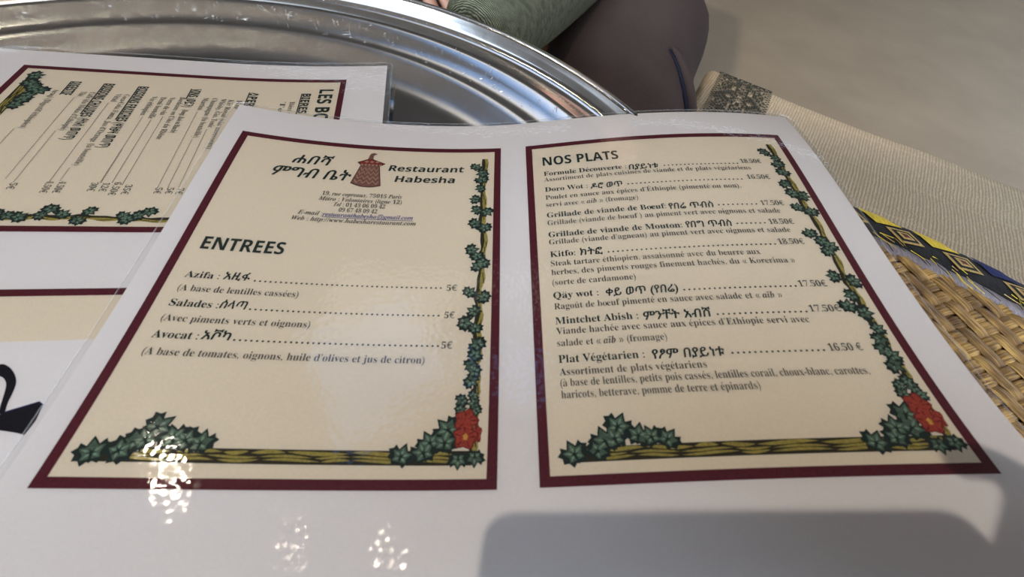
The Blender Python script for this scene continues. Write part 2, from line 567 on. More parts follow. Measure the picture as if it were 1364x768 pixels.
def f_trous(nt, b):
    v = coords(nt)
    n = noise(nt, v, 9, 4)
    t = noise(nt, coords(nt, (1, 0.25, 1), (0, 0, 0.2)), 900, 2)
    ad = node(nt, 'ShaderNodeMath', operation='MULTIPLY_ADD')
    ad.inputs[1].default_value = 0.5
    nt.links.new(t, ad.inputs[0])
    nt.links.new(n, ad.inputs[2])
    nt.links.new(ramp(nt, ad.outputs[0], [(0.4, (0.021, 0.012, 0.010)), (1.0, (0.040, 0.026, 0.021))]), b.inputs['Base Color'])
    bump(nt, b, t, 0.35, 0.001)


M_trous = mat('dark_brown_twill', (0.06, 0.045, 0.045), 0.9, 0, 0.15, f_trous)


def f_knit(nt, b):
    v = coords(nt, (1, 1, 1), (0, 0, -1.14))
    w = node(nt, 'ShaderNodeTexWave', wave_type='BANDS', bands_direction='X')
    w.inputs['Scale'].default_value = 260
    w.inputs['Distortion'].default_value = 3.0
    nt.links.new(v, w.inputs['Vector'])
    n = noise(nt, coords(nt, (90, 260, 120), (0, 0, -1.14)), 1.0, 3)
    mul = node(nt, 'ShaderNodeMath', operation='MULTIPLY')
    nt.links.new(w.outputs['Fac'], mul.inputs[0])
    nt.links.new(n, mul.inputs[1])
    nt.links.new(ramp(nt, mul.outputs[0], [(0.1, (0.020, 0.020, 0.012)), (0.6, (0.13, 0.125, 0.075))]), b.inputs['Base Color'])
    bump(nt, b, mul.outputs[0], 0.6, 0.002)


M_knit = mat('olive_knit', (0.12, 0.13, 0.09), 0.9, 0, 0.15, f_knit)
M_skin = mat('skin', (0.38, 0.19, 0.12), 0.5, 0, 0.4, lambda nt, b: bump(nt, b, noise(nt, coords(nt), 220, 3), 0.15, 0.001))
M_hair = mat('dark_hair', (0.02, 0.014, 0.01), 0.6)
M_shoe = mat('black_leather', (0.02, 0.018, 0.016), 0.4)
M_wood = mat('dark_wood', (0.09, 0.045, 0.02), 0.5, 0, 0.4, lambda nt, b: bump(nt, b, noise(nt, coords(nt, (4, 60, 60)), 1, 3), 0.3, 0.002))
M_phone = mat('phone_glass', (0.02, 0.02, 0.024), 0.2)
M_phoneedge = mat('phone_metal', (0.35, 0.35, 0.37), 0.3, 1.0)
M_lens = mat('lens_glass', (0.005, 0.005, 0.01), 0.05)

# ------------------------------------------------------------------ the setting
FZ = -62.0
mb = MB()
mb.add([(-420, -800, FZ), (460, -800, FZ), (460, 440, FZ), (-420, 440, FZ)], [(0, 1, 2, 3)])
fl = mb.build('floor', M_floor)
fl['kind'] = 'structure'
mb = MB()
mb.add([(-420, 440, FZ), (460, 440, FZ), (460, 440, 210), (-420, 440, 210), (-420, 452, FZ), (460, 452, FZ), (460, 452, 210), (-420, 452, 210)],
       [(0, 1, 2, 3), (5, 4, 7, 6), (3, 2, 6, 7), (4, 0, 3, 7), (1, 5, 6, 2)])
wb = mb.build('wall_back', M_wall)
wb['kind'] = 'structure'
mb = MB()
mb.add([(-420, -800, FZ), (-420, 440, FZ), (-420, 440, 215), (-420, -800, 215), (-432, -800, FZ), (-432, 440, FZ), (-432, 440, 215), (-432, -800, 215)], [(3, 2, 1, 0), (4, 5, 6, 7), (3, 7, 6, 2)])
wl = mb.build('wall_left', M_wall)
wl['kind'] = 'structure'
mb = MB()
mb.add([(-420, -60, 215), (460, -60, 215), (460, 440, 215), (-420, 440, 215)], [(3, 2, 1, 0)])
ce = mb.build('ceiling', M_wall)
ce['kind'] = 'structure'


# ------------------------------------------------------------------ menus: page coordinates -> place
def menu_z(u, v):
    a = u / 21
    b = (v - 15) / 15
    s = math.sqrt(a * a + .02)
    c = [MP['c%d' % i] for i in range(12)]
    return (c[0] * s + c[1] * s * b + c[2] * a * a + c[3] * a * a * b + c[4] * b * b + c[5] * a * b * b + c[6] * a * s
            + c[8] * a * s * b + c[9] * a * a * a * b + c[10] * a * b * (1 - b * b) + c[11] * b ** 3)


MROT = rot3(MP['mrx'], MP['mry'], MP['mrz'])
MOFF = Vector((MP['mx'], MP['my'], MP['mz']))
SROT = rot3(0, 0, MP['aw'])


def open_menu(p):             # (u, v, lift) in centimetres on the food menu
    return W(MROT @ Vector((p[0], -p[1], menu_z(p[0], min(p[1], 31.5)) + p[2])) + MOFF)


def drinks_menu(p):
    k = 1 + MP['ss']
    a = p[0] * k / 21
    b = (p[1] * k - 15) / 15
    t = min(1.2, max(0, (p[1] * k - 14) / 16))
    z = MP['d0'] * (b * b - 1) + MP['d1'] * a + MP['d2'] * b + MP['d3'] * a * a + MP['c7'] * t * t
    return W(SROT @ Vector((p[0] * k, -p[1] * k, z + p[2])) + Vector((MP['ax'], MP['ay'], 0)))


def sheet_grid(mb, u0, v0, u1, v1, nu, nv, lift, mi=0, corner=0.0):
    P = []
    for j in range(nv + 1):
        for i in range(nu + 1):
            u = u0 + (u1 - u0) * i / nu
            v = v0 + (v1 - v0) * j / nv
            P.append((u, v, lift))
    mb.grid(P, nu + 1, nv + 1, mi)


def quad_strip(mb, Q, lift, n, m, mi=0):
    """bilinear patch over the four page points of Q"""
    P = []
    for j in range(m + 1):
        t = j / m
        for i in range(n + 1):
            s = i / n
            u = (Q[0][0] * (1 - s) + Q[1][0] * s) * (1 - t) + (Q[3][0] * (1 - s) + Q[2][0] * s) * t
            v = (Q[0][1] * (1 - s) + Q[1][1] * s) * (1 - t) + (Q[3][1] * (1 - s) + Q[2][1] * s) * t
            P.append((u, v, lift))
    mb.grid(P, n + 1, m + 1, mi)


def poly(mb, pts, lift, mi=0):
    mb.add([(p[0], p[1], lift) for p in pts], [tuple(range(len(pts)))], mi)


# ---- type: glyphs are laid out one by one from the built-in face
GC = {}


def curve_mesh(body, offset):
    c = bpy.data.curves.new('glyph', 'FONT')
    c.body = body
    c.resolution_u = 3
    c.offset = offset
    o = bpy.data.objects.new('glyph', c)
    C.objects.link(o)
    dg = bpy.context.evaluated_depsgraph_get()
    me = o.evaluated_get(dg).to_mesh()
    vs = [(v.co.x, v.co.y) for v in me.vertices]
    fs = [tuple(p.vertices) for p in me.polygons]
    o.evaluated_get(dg).to_mesh_clear()
    bpy.data.objects.remove(o)
    bpy.data.curves.remove(c)
    return vs, fs


def glyph(ch, style):
    k = (ch, style)
    if k in GC:
        return GC[k]
    off = {'reg': -0.006, 'bold': 0.0, 'bi': 0.0, 'it': 0.004, 'sb': 0.004, 'eth': 0.0, 'cond': 0.012}[style]
    vs, fs = curve_mesh(ch, off) if ch != ' ' else ([], [])
    a, _ = curve_mesh(ch + '|', 0)
    b, _ = curve_mesh('|', 0)
    adv = max(x for x, y in a) - max(x for x, y in b)
    if style == 'eth' and vs:
        n = len(vs)
        base, bf = vs, fs
        vs, fs = [], []
        for dx, dy in ((-.022, 0), (.022, 0), (0, .018), (0, -.018)):
            m = len(vs)
            vs += [(x + dx, y + dy) for x, y in base]
            fs += [tuple(i + m for i in f) for f in bf]
    GC[k] = (vs, fs, adv)
    return GC[k]


ACC = {'é': ('e', 'a'), 'è': ('e', 'g'), 'É': ('E', 'a'), 'à': ('a', 'g'), 'â': ('a', 'c'), 'û': ('u', 'c'), 'ô': ('o', 'c'), 'ä': ('a', 'd'), 'ï': ('i', 'd')}


def mathchar(ch, style):
    o = ord(ch)
    if style in ('reg', 'bold'):
        up, lo, dg = 0x1D400, 0x1D41A, 0x1D7CE
    elif style == 'bi':
        up, lo, dg = 0x1D468, 0x1D482, 0x1D7CE
    elif style == 'it':
        up, lo, dg = 0x1D434, 0x1D44E, 0x1D7CE
    elif style in ('sb', 'cond'):
        up, lo, dg = 0x1D5D4, 0x1D5EE, 0x1D7EC
    else:
        return ch
    if 'A' <= ch <= 'Z':
        return chr(up + o - 65)
    if 'a' <= ch <= 'z':
        if style == 'it' and ch == 'h':
            return '\u210e'
        return chr(lo + o - 97)
    if '0' <= ch <= '9':
        return chr(dg + o - 48)
    return ch


def layout(text, style):
    vs, fs = [], []
    x = 0.0
    ital = False
    for ch in text:
        st = style
        if ch == '\u0001':
            ital = not ital
            continue
        if ital:
            st = 'bi'
        if '\u1200' <= ch <= '\u137f':
            st = 'eth'
        acc = None
        if ch in ACC:
            ch, acc = ACC[ch]
        if ch in 'œŒ':
            pair = 'oe' if ch == 'œ' else 'OE'
        else:
            pair = ch
        for k, c in enumerate(pair):
            gv, gf, adv = glyph(mathchar(c, st), st)
            n = len(vs)
            if k == 1:
                x -= 0.07
            vs += [(x + px, py) for px, py in gv]
            fs += [tuple(i + n for i in f) for f in gf]
            if acc:
                cx = x + adv * 0.5
                y0 = 0.53 if c.islower() else 0.72
                n = len(vs)
                if acc == 'a':
                    A = [(cx - .05, y0), (cx + .0, y0), (cx + .15, y0 + .16), (cx + .05, y0 + .16)]
                    B = [(0, 1, 2, 3)]
                elif acc == 'g':
                    A = [(cx + .05, y0), (cx - .05, y0 + .16), (cx - .15, y0 + .16), (cx, y0)]
                    B = [(0, 1, 2, 3)]
                elif acc == 'c':
                    A = [(cx - .16, y0), (cx - .1, y0), (cx, y0 + .1), (cx + .1, y0), (cx + .16, y0), (cx, y0 + .17)]
                    B = [(0, 1, 2, 5), (2, 3, 4, 5)]
                else:
                    A, B = [], []
                    for dx in (-.1, .1):
                        q = len(A)
                        A += [(cx + dx + .05 * math.cos(t * math.pi / 3), y0 + .07 + .05 * math.sin(t * math.pi / 3)) for t in range(6)]
                        B.append(tuple(range(q, q + 6)))
                vs += A
                fs += [tuple(i + n for i in f) for f in B]
            x += adv
    return vs, fs


def set_line(mb, text, style, u0, u1, vb, cap, lift=0.02, shear=0.0, mi=0):
    vs, fs = layout(text, style)
    if not vs:
        return
    x0 = min(p[0] for p in vs)
    x1 = max(p[0] for p in vs)
    sx = (u1 - u0) / (x1 - x0)
    sy = cap / 0.69
    mb.add([(u0 + (px - x0) * sx + py * sy * shear, vb - py * sy, lift) for px, py in vs], fs, mi)


def dots(mb, u0, u1, v, step, r, lift=0.02, n=6):
    k = max(2, int((u1 - u0) / step))
    for i in range(k + 1):
        u = u0 + (u1 - u0) * i / k
        mb.add([(u + r * math.cos(t * 2 * math.pi / n), v - r + r * math.sin(t * 2 * math.pi / n), lift) for t in range(n)], [tuple(range(n))])


# ---- the ivy garland printed on every page
IVY = [(0.0, 1.0), (0.22, 0.62), (0.30, 0.46), (0.62, 0.72), (0.70, 0.46), (1.0, 0.30), (0.78, 0.05), (0.86, -0.28), (0.55, -0.36), (0.40, -0.72), (0.12, -0.52),
       (0.0, -0.62), (-0.12, -0.52), (-0.40, -0.72), (-0.55, -0.36), (-0.86, -0.28), (-0.78, 0.05), (-1.0, 0.30), (-0.70, 0.46), (-0.62, 0.72), (-0.30, 0.46), (-0.22, 0.62)]


def leaf(mb, cx, cy, size, ang, lift, rnd):
    ca, sa = math.cos(ang), math.sin(ang)

    def tf(x, y, k):
        return (cx + size * k * (x * ca - y * sa), cy - size * k * (x * sa + y * ca), 0)

    def fan(pts, l, mi):
        c0 = (sum(p[0] for p in pts) / len(pts), sum(p[1] for p in pts) / len(pts))
        n = len(pts)
        mb.add([(c0[0], c0[1], l)] + [(p[0], p[1], l) for p in pts], [(0, 1 + i, 1 + (i + 1) % n) for i in range(n)], mi)
    fan([tf(x, y, 1.0) for x, y in IVY], lift, 0)
    # green between the dark veins: one patch per lobe
    for t, k in ((90, 0.8), (28, 0.72), (152, 0.72), (-38, 0.6), (-142, 0.6)):
        t = math.radians(t)
        d = (math.cos(t), math.sin(t))
        e = (-d[1], d[0])
        a = 0.10
        pts = [(d[0] * a, d[1] * a), (d[0] * k * .45 + e[0] * .25, d[1] * k * .45 + e[1] * .25), (d[0] * k, d[1] * k), (d[0] * k * .45 - e[0] * .25, d[1] * k * .45 - e[1] * .25)]
        fan([tf(x, y, 1.0) for x, y in pts], lift + 0.002, 1)
        w = 0.09
        if rnd.random() < 0.8:
            pts = [(d[0] * a, d[1] * a), (d[0] * k * .4 + e[0] * w, d[1] * k * .4 + e[1] * w), (d[0] * k * .8, d[1] * k * .8), (d[0] * k * .4 - e[0] * w, d[1] * k * .4 - e[1] * w)]
            fan([tf(x, y, 1.0) for x, y in pts], lift + 0.003, 2)


def page_print(page, xf, uL, vT, Wd, Hd, with_leaves=True):
    def T(s, t):
        return (uL + s * Wd, vT + t * Hd)
    rnd = random.Random(3)
    # trunk
    mb = MB()
    pts = [T(*p) for p in TRUNK]
    N = 60
    L, M_, R_ = [], [], []
    for i in range(N + 1):
        f = i / N * (len(pts) - 1)
        k = min(int(f), len(pts) - 2)
        fr = f - k
        u = pts[k][0] * (1 - fr) + pts[k + 1][0] * fr + 0.05 * math.sin(i * 0.9)
        v = pts[k][1] * (1 - fr) + pts[k + 1][1] * fr
        w = 0.20 + 0.05 * math.sin(i * 1.7)
        L.append((u - w, v))
        M_.append((u - 0.02 + 0.05 * math.sin(i * 1.3), v))
        R_.append((u + w, v))
    for i in range(N):
        poly(mb, [L[i], M_[i], M_[i + 1], L[i + 1]], 0.012, 0)
        poly(mb, [M_[i], R_[i], R_[i + 1], M_[i + 1]], 0.012, 1)
        if i % 3 != 0:
            um = R_[i][0] - 0.12
            poly(mb, [(um - .03, M_[i][1]), (um + .02, M_[i][1]), (um + .05, M_[i + 1][1]), (um, M_[i + 1][1])], 0.0135, 0)
    # log along the bottom
    lg = [T(*p) for p in LOG]
    y1 = max(lg[0][1], lg[1][1])
    y0 = min(lg[2][1], lg[3][1])
    xa, xb = lg[0][0], lg[1][0] + 0.2
    n = 40
    for i in range(n):
        a0, a1 = xa + (xb - xa) * i / n, xa + (xb - xa) * (i + 1) / n
        poly(mb, [(a0, y0), (a1, y0), (a1, y1), (a0, y1)], 0.012, 0)
    h = y1 - y0
    for row, (t0, t1) in enumerate(((0.08, 0.36), (0.42, 0.60), (0.64, 0.84))):
        a = xa + 0.2 + row * 0.5
        while a < xb - 0.8:
            ln = rnd.uniform(1.0, 2.6)
            b = min(a + ln, xb - 0.2)
            m = 5
            up, dn = [], []
            for k in range(m + 1):
                s = k / m
                bulge = math.sin(math.pi * s) ** 0.6
                mid = y0 + h * ((t0 + t1) / 2 + 0.07 * math.sin(a * 2 + s * 4))
                half = h * (t1 - t0) / 2 * bulge
                up.append((a + (b - a) * s, mid - half))
                dn.append((a + (b - a) * s, mid + half))
            for k in range(m):
                poly(mb, [up[k], up[k + 1], dn[k + 1], dn[k]], 0.0135, 1)
            a = b + rnd.uniform(0.02, 0.12)
    mb.build('branch_print', [M_bark, M_olive], page, xf=xf)
    # leaves: one spray on the log, one garland up the side
    garland, spray = MB(), MB()
    for i, (s, t) in enumerate(LEAVES):
        u, v = T(s, t)
        low = t > 0.88 and s < 0.89
        size = (0.52 if s > 0.89 else 0.62) * rnd.uniform(0.9, 1.15)
        if 0.81 < t < 0.87:
            size *= 0.75
        if low:
            size = 0.66 * rnd.uniform(0.9, 1.2)
        if t > 0.94 and s > 0.89:
            ang = math.pi
            size = 0.5
        elif low:
            ang = rnd.uniform(-0.9, 0.9)
        else:
            ang = rnd.uniform(-2.6, 2.6)
        leaf(spray if s < 0.5 else garland, u, v, size, ang, 0.015 + 0.00012 * i, rnd)
    garland.build('ivy_print', [M_leafd, M_leaf, M_leafl], page, xf=xf)
    spray.build('ivy_print', [M_leafd, M_leaf, M_leafl], page, xf=xf)
    # flowers
    mb = MB()
    for i, (s, t) in enumerate(FLOWERS):
        u, v = T(s, t)
        n = 22
        R = 0.62 if i < 2 else 0.5
        P = [(u + R * (0.86 + 0.14 * math.cos(5 * k * 2 * math.pi / n + i)) * math.cos(k * 2 * math.pi / n) * (0.55 if i == 2 else 1),
              v + R * 1.05 * (0.86 + 0.14 * math.cos(5 * k * 2 * math.pi / n + i)) * math.sin(k * 2 * math.pi / n)) for k in range(n)]
        l = 0.021 + (2 - i) % 3 * 0.008 if i != 1 else 0.040

        def disc(k1, lift, mi, ky=None):
            ky = ky or k1
            prev = None
            for f in (0.0, .35, .7, 1.0):
                rg = [(u + (p[0] - u) * k1 * f, v + (p[1] - v) * ky * f, lift) for p in P]
                if prev is not None:
                    m = len(rg)
                    mb.add(prev + rg, [(a, (a + 1) % m, m + (a + 1) % m, m + a) for a in range(m)], mi)
                prev = rg
        disc(1, l, 1)
        disc(.90, l + .0035, 0)
        if i == 1:
            disc(.2, l + .009, 2, .28)
        for k in range(0, n, 4):
            p = P[k]
            d = (p[1] - v, -(p[0] - u))
            poly(mb, [(u + (p[0] - u) * .25, v + (p[1] - v) * .25), (u + (p[0] - u) * .8 + d[0] * .07, v + (p[1] - v) * .8 + d[1] * .07),
                      (u + (p[0] - u) * .8 - d[0] * .07, v + (p[1] - v) * .8 - d[1] * .07)], l + 0.006, 1)
    mb.build('flower_print', [M_red, M_redd, M_yel], page, xf=xf)


def border(mb, Q, w, lift):
    (a, b, c, d) = Q
    i = [(a[0] + w, a[1] + w), (b[0] - w, b[1] + w), (c[0] - w, c[1] - w), (d[0] + w, d[1] - w)]
    quad_strip(mb, [a, b, i[1], i[0]], lift, 30, 1)
    quad_strip(mb, [b, c, i[2], i[1]], lift, 30, 1)
    quad_strip(mb, [c, d, i[3], i[2]], lift, 30, 1)
    quad_strip(mb, [d, a, i[0], i[3]], lift, 30, 1)
    return i


def film_ring(mb, u0, v0, u1, v1, r, xf_lift, n=52, m=38):
    """clear laminate sheet with rounded corners"""
    P = []
    for j in range(m + 1):
        for i in range(n + 1):
            u = u0 + (u1 - u0) * i / n
            v = v0 + (v1 - v0) * j / m
            # pull the outermost grid corners in
            if i in (0, n) and j in (0, m):
                u += (r * 0.45) * (1 if i == 0 else -1)
                v += (r * 0.45) * (1 if j == 0 else -1)
            P.append((u, v, xf_lift))
    mb.grid(P, n + 1, m + 1)


def make_menu(name, label, group, base, xf, paper, film, frames, inner=0.45, top=0.05):
    root = thing(name, label, 'menu', base, group)
    mb = MB()
    sheet_grid(mb, *paper, 52, 38, 0.0)
    # the underside and the cut edges
    u0, v0, u1, v1 = paper
    sheet_grid(mb, u0, v0, u1, v1, 52, 38, -0.03)
    for (a, b) in (((u0, v0), (u1, v0)), ((u1, v0), (u1, v1)), ((u1, v1), (u0, v1)), ((u0, v1), (u0, v0))):
        n = 40
        P = []
        for l in (0.0, -0.03):
            P += [(a[0] + (b[0] - a[0]) * i / n, a[1] + (b[1] - a[1]) * i / n, l) for i in range(n + 1)]
        mb.grid(P, n + 1, 2)
    mb.build('paper_sheet', M_paper, root, xf=xf, smooth=False)
    mb = MB()
    film_ring(mb, *film, 0.5, top)
    mb.f = [f[::-1] for f in mb.f]
    lam = mb.build('laminate_film', M_film, root, xf=xf, smooth=True)
    lam['label'] = 'clear glossy laminate film'
    # welded edge of the film, a thin raised bead
    mb = MB()
    u0, v0, u1, v1 = film
    r = 0.5
    path = []
    for (cx, cy, a0) in ((u1 - r, v0 + r, -90), (u1 - r, v1 - r, 0), (u0 + r, v1 - r, 90), (u0 + r, v0 + r, 180)):
        for k in range(7):
            t = math.radians(a0 + 15 * k)
            path.append((cx + r * math.cos(t), cy + r * math.sin(t)))
    full = []
    for i in range(len(path)):
        a, b = path[i], path[(i + 1) % len(path)]
        d = math.dist(a, b)
        k = max(1, int(d / 1.0))
        full += [(a[0] + (b[0] - a[0]) * j / k, a[1] + (b[1] - a[1]) * j / k) for j in range(k)]
    n = len(full)
    P = []
    for (o, l) in ((0.03, 0.0), (0.0, top + 0.012), (-0.035, 0.0)):
        for i in range(n):
            a, b = full[i - 1], full[(i + 1) % n]
            d = math.dist(a, b)
            nx, ny = (b[1] - a[1]) / d, -(b[0] - a[0]) / d
            P.append((full[i][0] + nx * o, full[i][1] + ny * o, l))
    mb.grid(P, n, 3, closed=True)
    mb.build('laminate_edge', M_filmedge, root, xf=xf, smooth=True)
    pages = []
    for k, Q in enumerate(frames):
        mb = MB()
        pg = MB()
        ins = border(mb, Q, inner, 0.008)
        quad_strip(pg, ins, 0.006, 24, 30)
        page = pg.build('page_print', M_cream, root, xf=xf)
        mb.build('page_border', M_maroon, page, xf=xf)
        pages.append(page)
    return root, pages


def f_edge(nt, b):
    b.inputs['Alpha'].default_value = 0.16


M_filmedge = mat('laminate_weld', (0.85, 0.85, 0.84), 0.15, 0, 0.6, f_edge)

# ---- the drinks menu, flat in the tray (its lines run away from us to the right)
FD = [[(-20.37, 3.33), (-2.1, 3.25), (-2.12, 27.5), (-20.43, 27.5)], [(2.1, 3.25), (20.3, 3.25), (20.3, 27.5), (2.1, 27.5)]]
drinks, dpages = make_menu('laminated_menu', 'laminated drinks menu lying turned sideways flat in the metal tray, half under the other menu', 'laminated menus', (-25, 12, 0), drinks_menu,
                           (-22.75, 0.0, 22.3, 30.5), (-23.25, -0.45, 22.8, 31.0), FD, 0.47)
page_print(dpages[0], drinks_menu, -20.4, 3.28, 18.27, 24.22)
for kind, text, u0, u1, v in DRINKS_TEXT:
    mb = MB()
    if kind == 'les':
        set_line(mb, text, 'cond', u0, u1, v, 1.05)
        mb.build('heading_lettering', M_text, dpages[0], xf=drinks_menu)
    elif kind == 'cat':
        set_line(mb, text, 'cond', u0, u1, v, 0.62)
        uu = u1 - (u1 - u0) * (0.42 if '(' in text else 0)
        quad_strip(mb, [(u0, v + 0.03), (uu, v + 0.03), (uu, v + 0.12), (u0, v + 0.12)], 0.02, 12, 1)
        mb.build('category_lettering', M_text, dpages[0], xf=drinks_menu)
    elif kind == 'item':
        set_line(mb, text, 'reg', u0, u1, v, 0.40)
        mb.build('price_lettering' if '€' in text else 'item_lettering', M_grey, dpages[0], xf=drinks_menu)
    else:
        dots(mb, u0, u1, v, 0.13, 0.038)
        mb.build('dotted_leader', M_grey, dpages[0], xf=drinks_menu)
mb = MB()
quad_strip(mb, [(5.35, 4.6), (17.5, 4.6), (17.5, 26.4), (5.35, 26.4)], 0.010, 16, 20)
pic = mb.build('picture_print', M_paper, dpages[1], xf=drinks_menu)
mb = MB()


def smooth_loop(P, it=2):
    for _ in range(it):
        Q = []
        for i in range(len(P)):
            a, b = P[i], P[(i + 1) % len(P)]
            Q += [(a[0] * .75 + b[0] * .25, a[1] * .75 + b[1] * .25), (a[0] * .25 + b[0] * .75, a[1] * .25 + b[1] * .75)]
        P = Q
    return P


def ngon_tri(mb, P, lift, mi):
    bm = bmesh.new()
    f = bm.faces.new([bm.verts.new((p[0], p[1], 0)) for p in P])
    bmesh.ops.triangulate(bm, faces=[f])
    bm.verts.index_update()
    mb.add([(v.co.x, v.co.y, lift) for v in bm.verts], [tuple(v.index for v in f.verts) for f in bm.faces], mi)
    bm.free()


ngon_tri(mb, [(p[0] - 0.07, p[1] + 0.0) for p in WEDGE], 0.014, 1)
ngon_tri(mb, smooth_loop(LETTER), 0.015, 0)
ngon_tri(mb, WEDGE, 0.016, 0)
mb.build('logo_print', [M_black, M_navy], dpages[1], xf=drinks_menu)

# ---- the food menu, in front
food, fpages = make_menu('laminated_menu', 'large white laminated food menu with two maroon framed pages, lying open in front', 'laminated menus', (0, 18, 2), open_menu,
                         (-20.3, 0.0, 21.22, 33.2), (-20.62, -0.30, 21.55, 33.6), FRAMES, 0.46)
page_print(fpages[0], open_menu, -19.15, 3.14, 18.27, 24.25)
page_print(fpages[1], open_menu, 0.93, 3.16, 18.35, 24.25)
for k in range(2):
    for kind, text, u0, u1, v in MENU_TEXT:
        if (u0 > 0) != (k == 1):
            continue
        # lines start on the page's own left margin and prices end on the right one
        lm, rm = (-17.95, -3.35) if k == 0 else (2.09, 16.85)
        if abs(u0 - lm) < 0.2:
            u0 = lm
        if abs(u1 - rm) < 0.12:
            u1 = rm
        text = text.replace('aib', '\u0001aib\u0001').replace('aïb', '\u0001aïb\u0001')
        mb = MB()
        big = kind == 'eth' and v < 8 and k == 0
        if kind == 'head':
            set_line(mb, text, 'sb', u0, u1, v, 0.92)
        elif kind == 'sb':
            set_line(mb, text, 'sb', u0, u1, v, 0.62, shear=0.10)
        elif kind == 'bold':
            set_line(mb, text, 'bold', u0, u1, v, 0.45)
        elif kind == 'eth':
            set_line(mb, text, 'eth', u0, u1, v, (0.88 if '\u1210' in text else 0.95) if big else 0.50, shear=0.22 if big else 0.12)
        elif kind in ('reg', 'price'):
            set_line(mb, text, 'reg', u0, u1, v, 0.42)
        elif kind == 'bi':
            set_line(mb, text.strip(), 'bi', u0, u1, v, 0.37)
        elif kind == 'link':
            set_line(mb, text, 'bi', u0, u1, v, 0.37)
            quad_strip(mb, [(u0, v + 0.06), (u1, v + 0.08), (u1, v + 0.12), (u0, v + 0.10)], 0.02, 10, 1)
        elif kind == 'dots':
            dots(mb, u0, u1, v, 0.27, 0.062)
        nm, mt = {'head': ('heading_lettering', M_text), 'sb': ('name_lettering', M_text), 'bold': ('dish_lettering', M_text), 'eth': ('name_lettering' if big else 'amharic_lettering', M_text),
                  'reg': ('description_lettering', M_grey), 'price': ('price_lettering', M_text), 'bi': ('address_lettering', M_grey), 'link': ('address_lettering', M_link), 'dots': ('dotted_leader', M_text)}[kind]
        mb.build(nm, mt, fpages[k], xf=open_menu)
# basket emblem beside the name
E_ = EMBLEM
mb = MB()


def lerp(a, b, t):
    return (a[0] + (b[0] - a[0]) * t, a[1] + (b[1] - a[1]) * t)


tl, tr_, bl, br = E_['tl'], E_['tr'], E_['Bl'], E_['Br']
bot = [lerp(bl, br, k / 8) for k in range(9)]
bot = [(p[0], p[1] + 0.28 * math.sin(math.pi * k / 8)) for k, p in enumerate(bot)]
ngon_tri(mb, [(tl[0] - .05, tl[1]), (tr_[0] + .05, tr_[1])] + [(p[0] + (.06 if k < 4 else -.06) * (-1 if k < 4 else -1), p[1] + .06) for k, p in enumerate(bot)][::-1], 0.011, 1)
ngon_tri(mb, [tl, tr_] + bot[::-1], 0.013, 0)
for r in range(4):
    t0 = 0.12 + r * 0.22
    n = 4
    for k in range(2 * n):
        def P_(s, t):
            return lerp(lerp(tl, tr_, s), lerp(bl, br, s), t)
        s0, s1 = 0.04 + 0.92 * k / (2 * n), 0.04 + 0.92 * (k + 1) / (2 * n)
        a, b = (t0, t0 + .16) if k % 2 == 0 else (t0 + .16, t0)
        poly(mb, [P_(s0, a), P_(s1, b), P_(s1, b + .075), P_(s0, a + .075)], 0.015, 2)
lid = [E_['bl'], lerp(E_['bl'], E_['kb'], .55), E_['kb'], lerp(E_['kb'], E_['br'], .45), E_['br'], E_['lr'], lerp(E_['lr'], E_['ll'], .5), E_['ll']]
ngon_tri(mb, lid, 0.017, 1)
cx = sum(p[0] for p in lid) / 8
cy = sum(p[1] for p in lid) / 8
ngon_tri(mb, [(cx + (p[0] - cx) * .88, cy + (p[1] - cy) * .8) for p in lid], 0.018, 3)
for k in range(6):
    p = lerp(E_['ll'], E_['lr'], (k + .5) / 6)
    ngon_tri(mb, [(p[0] - .1, p[1] - .12), (p[0] + .1, p[1] - .12), (p[0] + .05, p[1] + .08), (p[0] - .05, p[1] + .08)], 0.019, 2)
for k in range(3):
    p = lerp(E_['ll'], E_['lr'], (k + 1.0) / 4)
    ngon_tri(mb, [(p[0], p[1] - .55), (p[0] + .16, p[1] - .38), (p[0], p[1] - .25), (p[0] - .16, p[1] - .38)], 0.019, 2)
kb = E_['kb']
ngon_tri(mb, [(kb[0] - .16, kb[1] + .1), (kb[0] + .2, kb[1] + .1), (kb[0] + .17, E_['kr'][1] + .2), (E_['kr'][0] + .03, E_['kr'][1]), (E_['apex'][0], E_['apex'][1]), (E_['kl'][0], E_['kl'][1]), (kb[0] - .12, E_['kl'][1] + .2)], 0.0195, 0)
mb.build('basket_emblem', [M_brown, M_browd, M_browl, M_basr], fpages[0], xf=open_menu)

# ------------------------------------------------------------------ metal tray
TC = (TRAY['cx'], TRAY['cy'])
tray = thing('metal_tray', 'large round scratched steel tray with raised rim under the menus', 'tray', (TC[0], TC[1], -2.84))
R0, R1, RR2 = TRAY['R0'], TRAY['R1'], TRAY['R2']
z0, z1, z2 = TRAY['z0'] - .5, TRAY['z1'] - .15, TRAY['z2']
FLZ = -1.5
prof = [(0.0, FLZ), (14, FLZ), (27.4, FLZ), (28.4, FLZ + .05), (29.2, FLZ + .2), (30.0, FLZ + .5), (30.8, FLZ + .9), (RR2 - .7, z2 - .28), (RR2 - .35, z2 - .10), (RR2, z2),
        (RR2 + .25, z2 + .03), (RR2 + .8, z2 + .22), (RR2 + 1.5, z2 + .58), (R1 - .3, z1 - .12), (R1, z1), (R1 + .3, z1 + .03), (R1 + .9, z1 + .03), (R1 + 1.5, z1 + .08), (R1 + 1.95, z1 + .24), (R1 + 2.25, z1 + .58), (R1 + 2.4, z0 - .5), (R0 - .3, z0 - .18)]


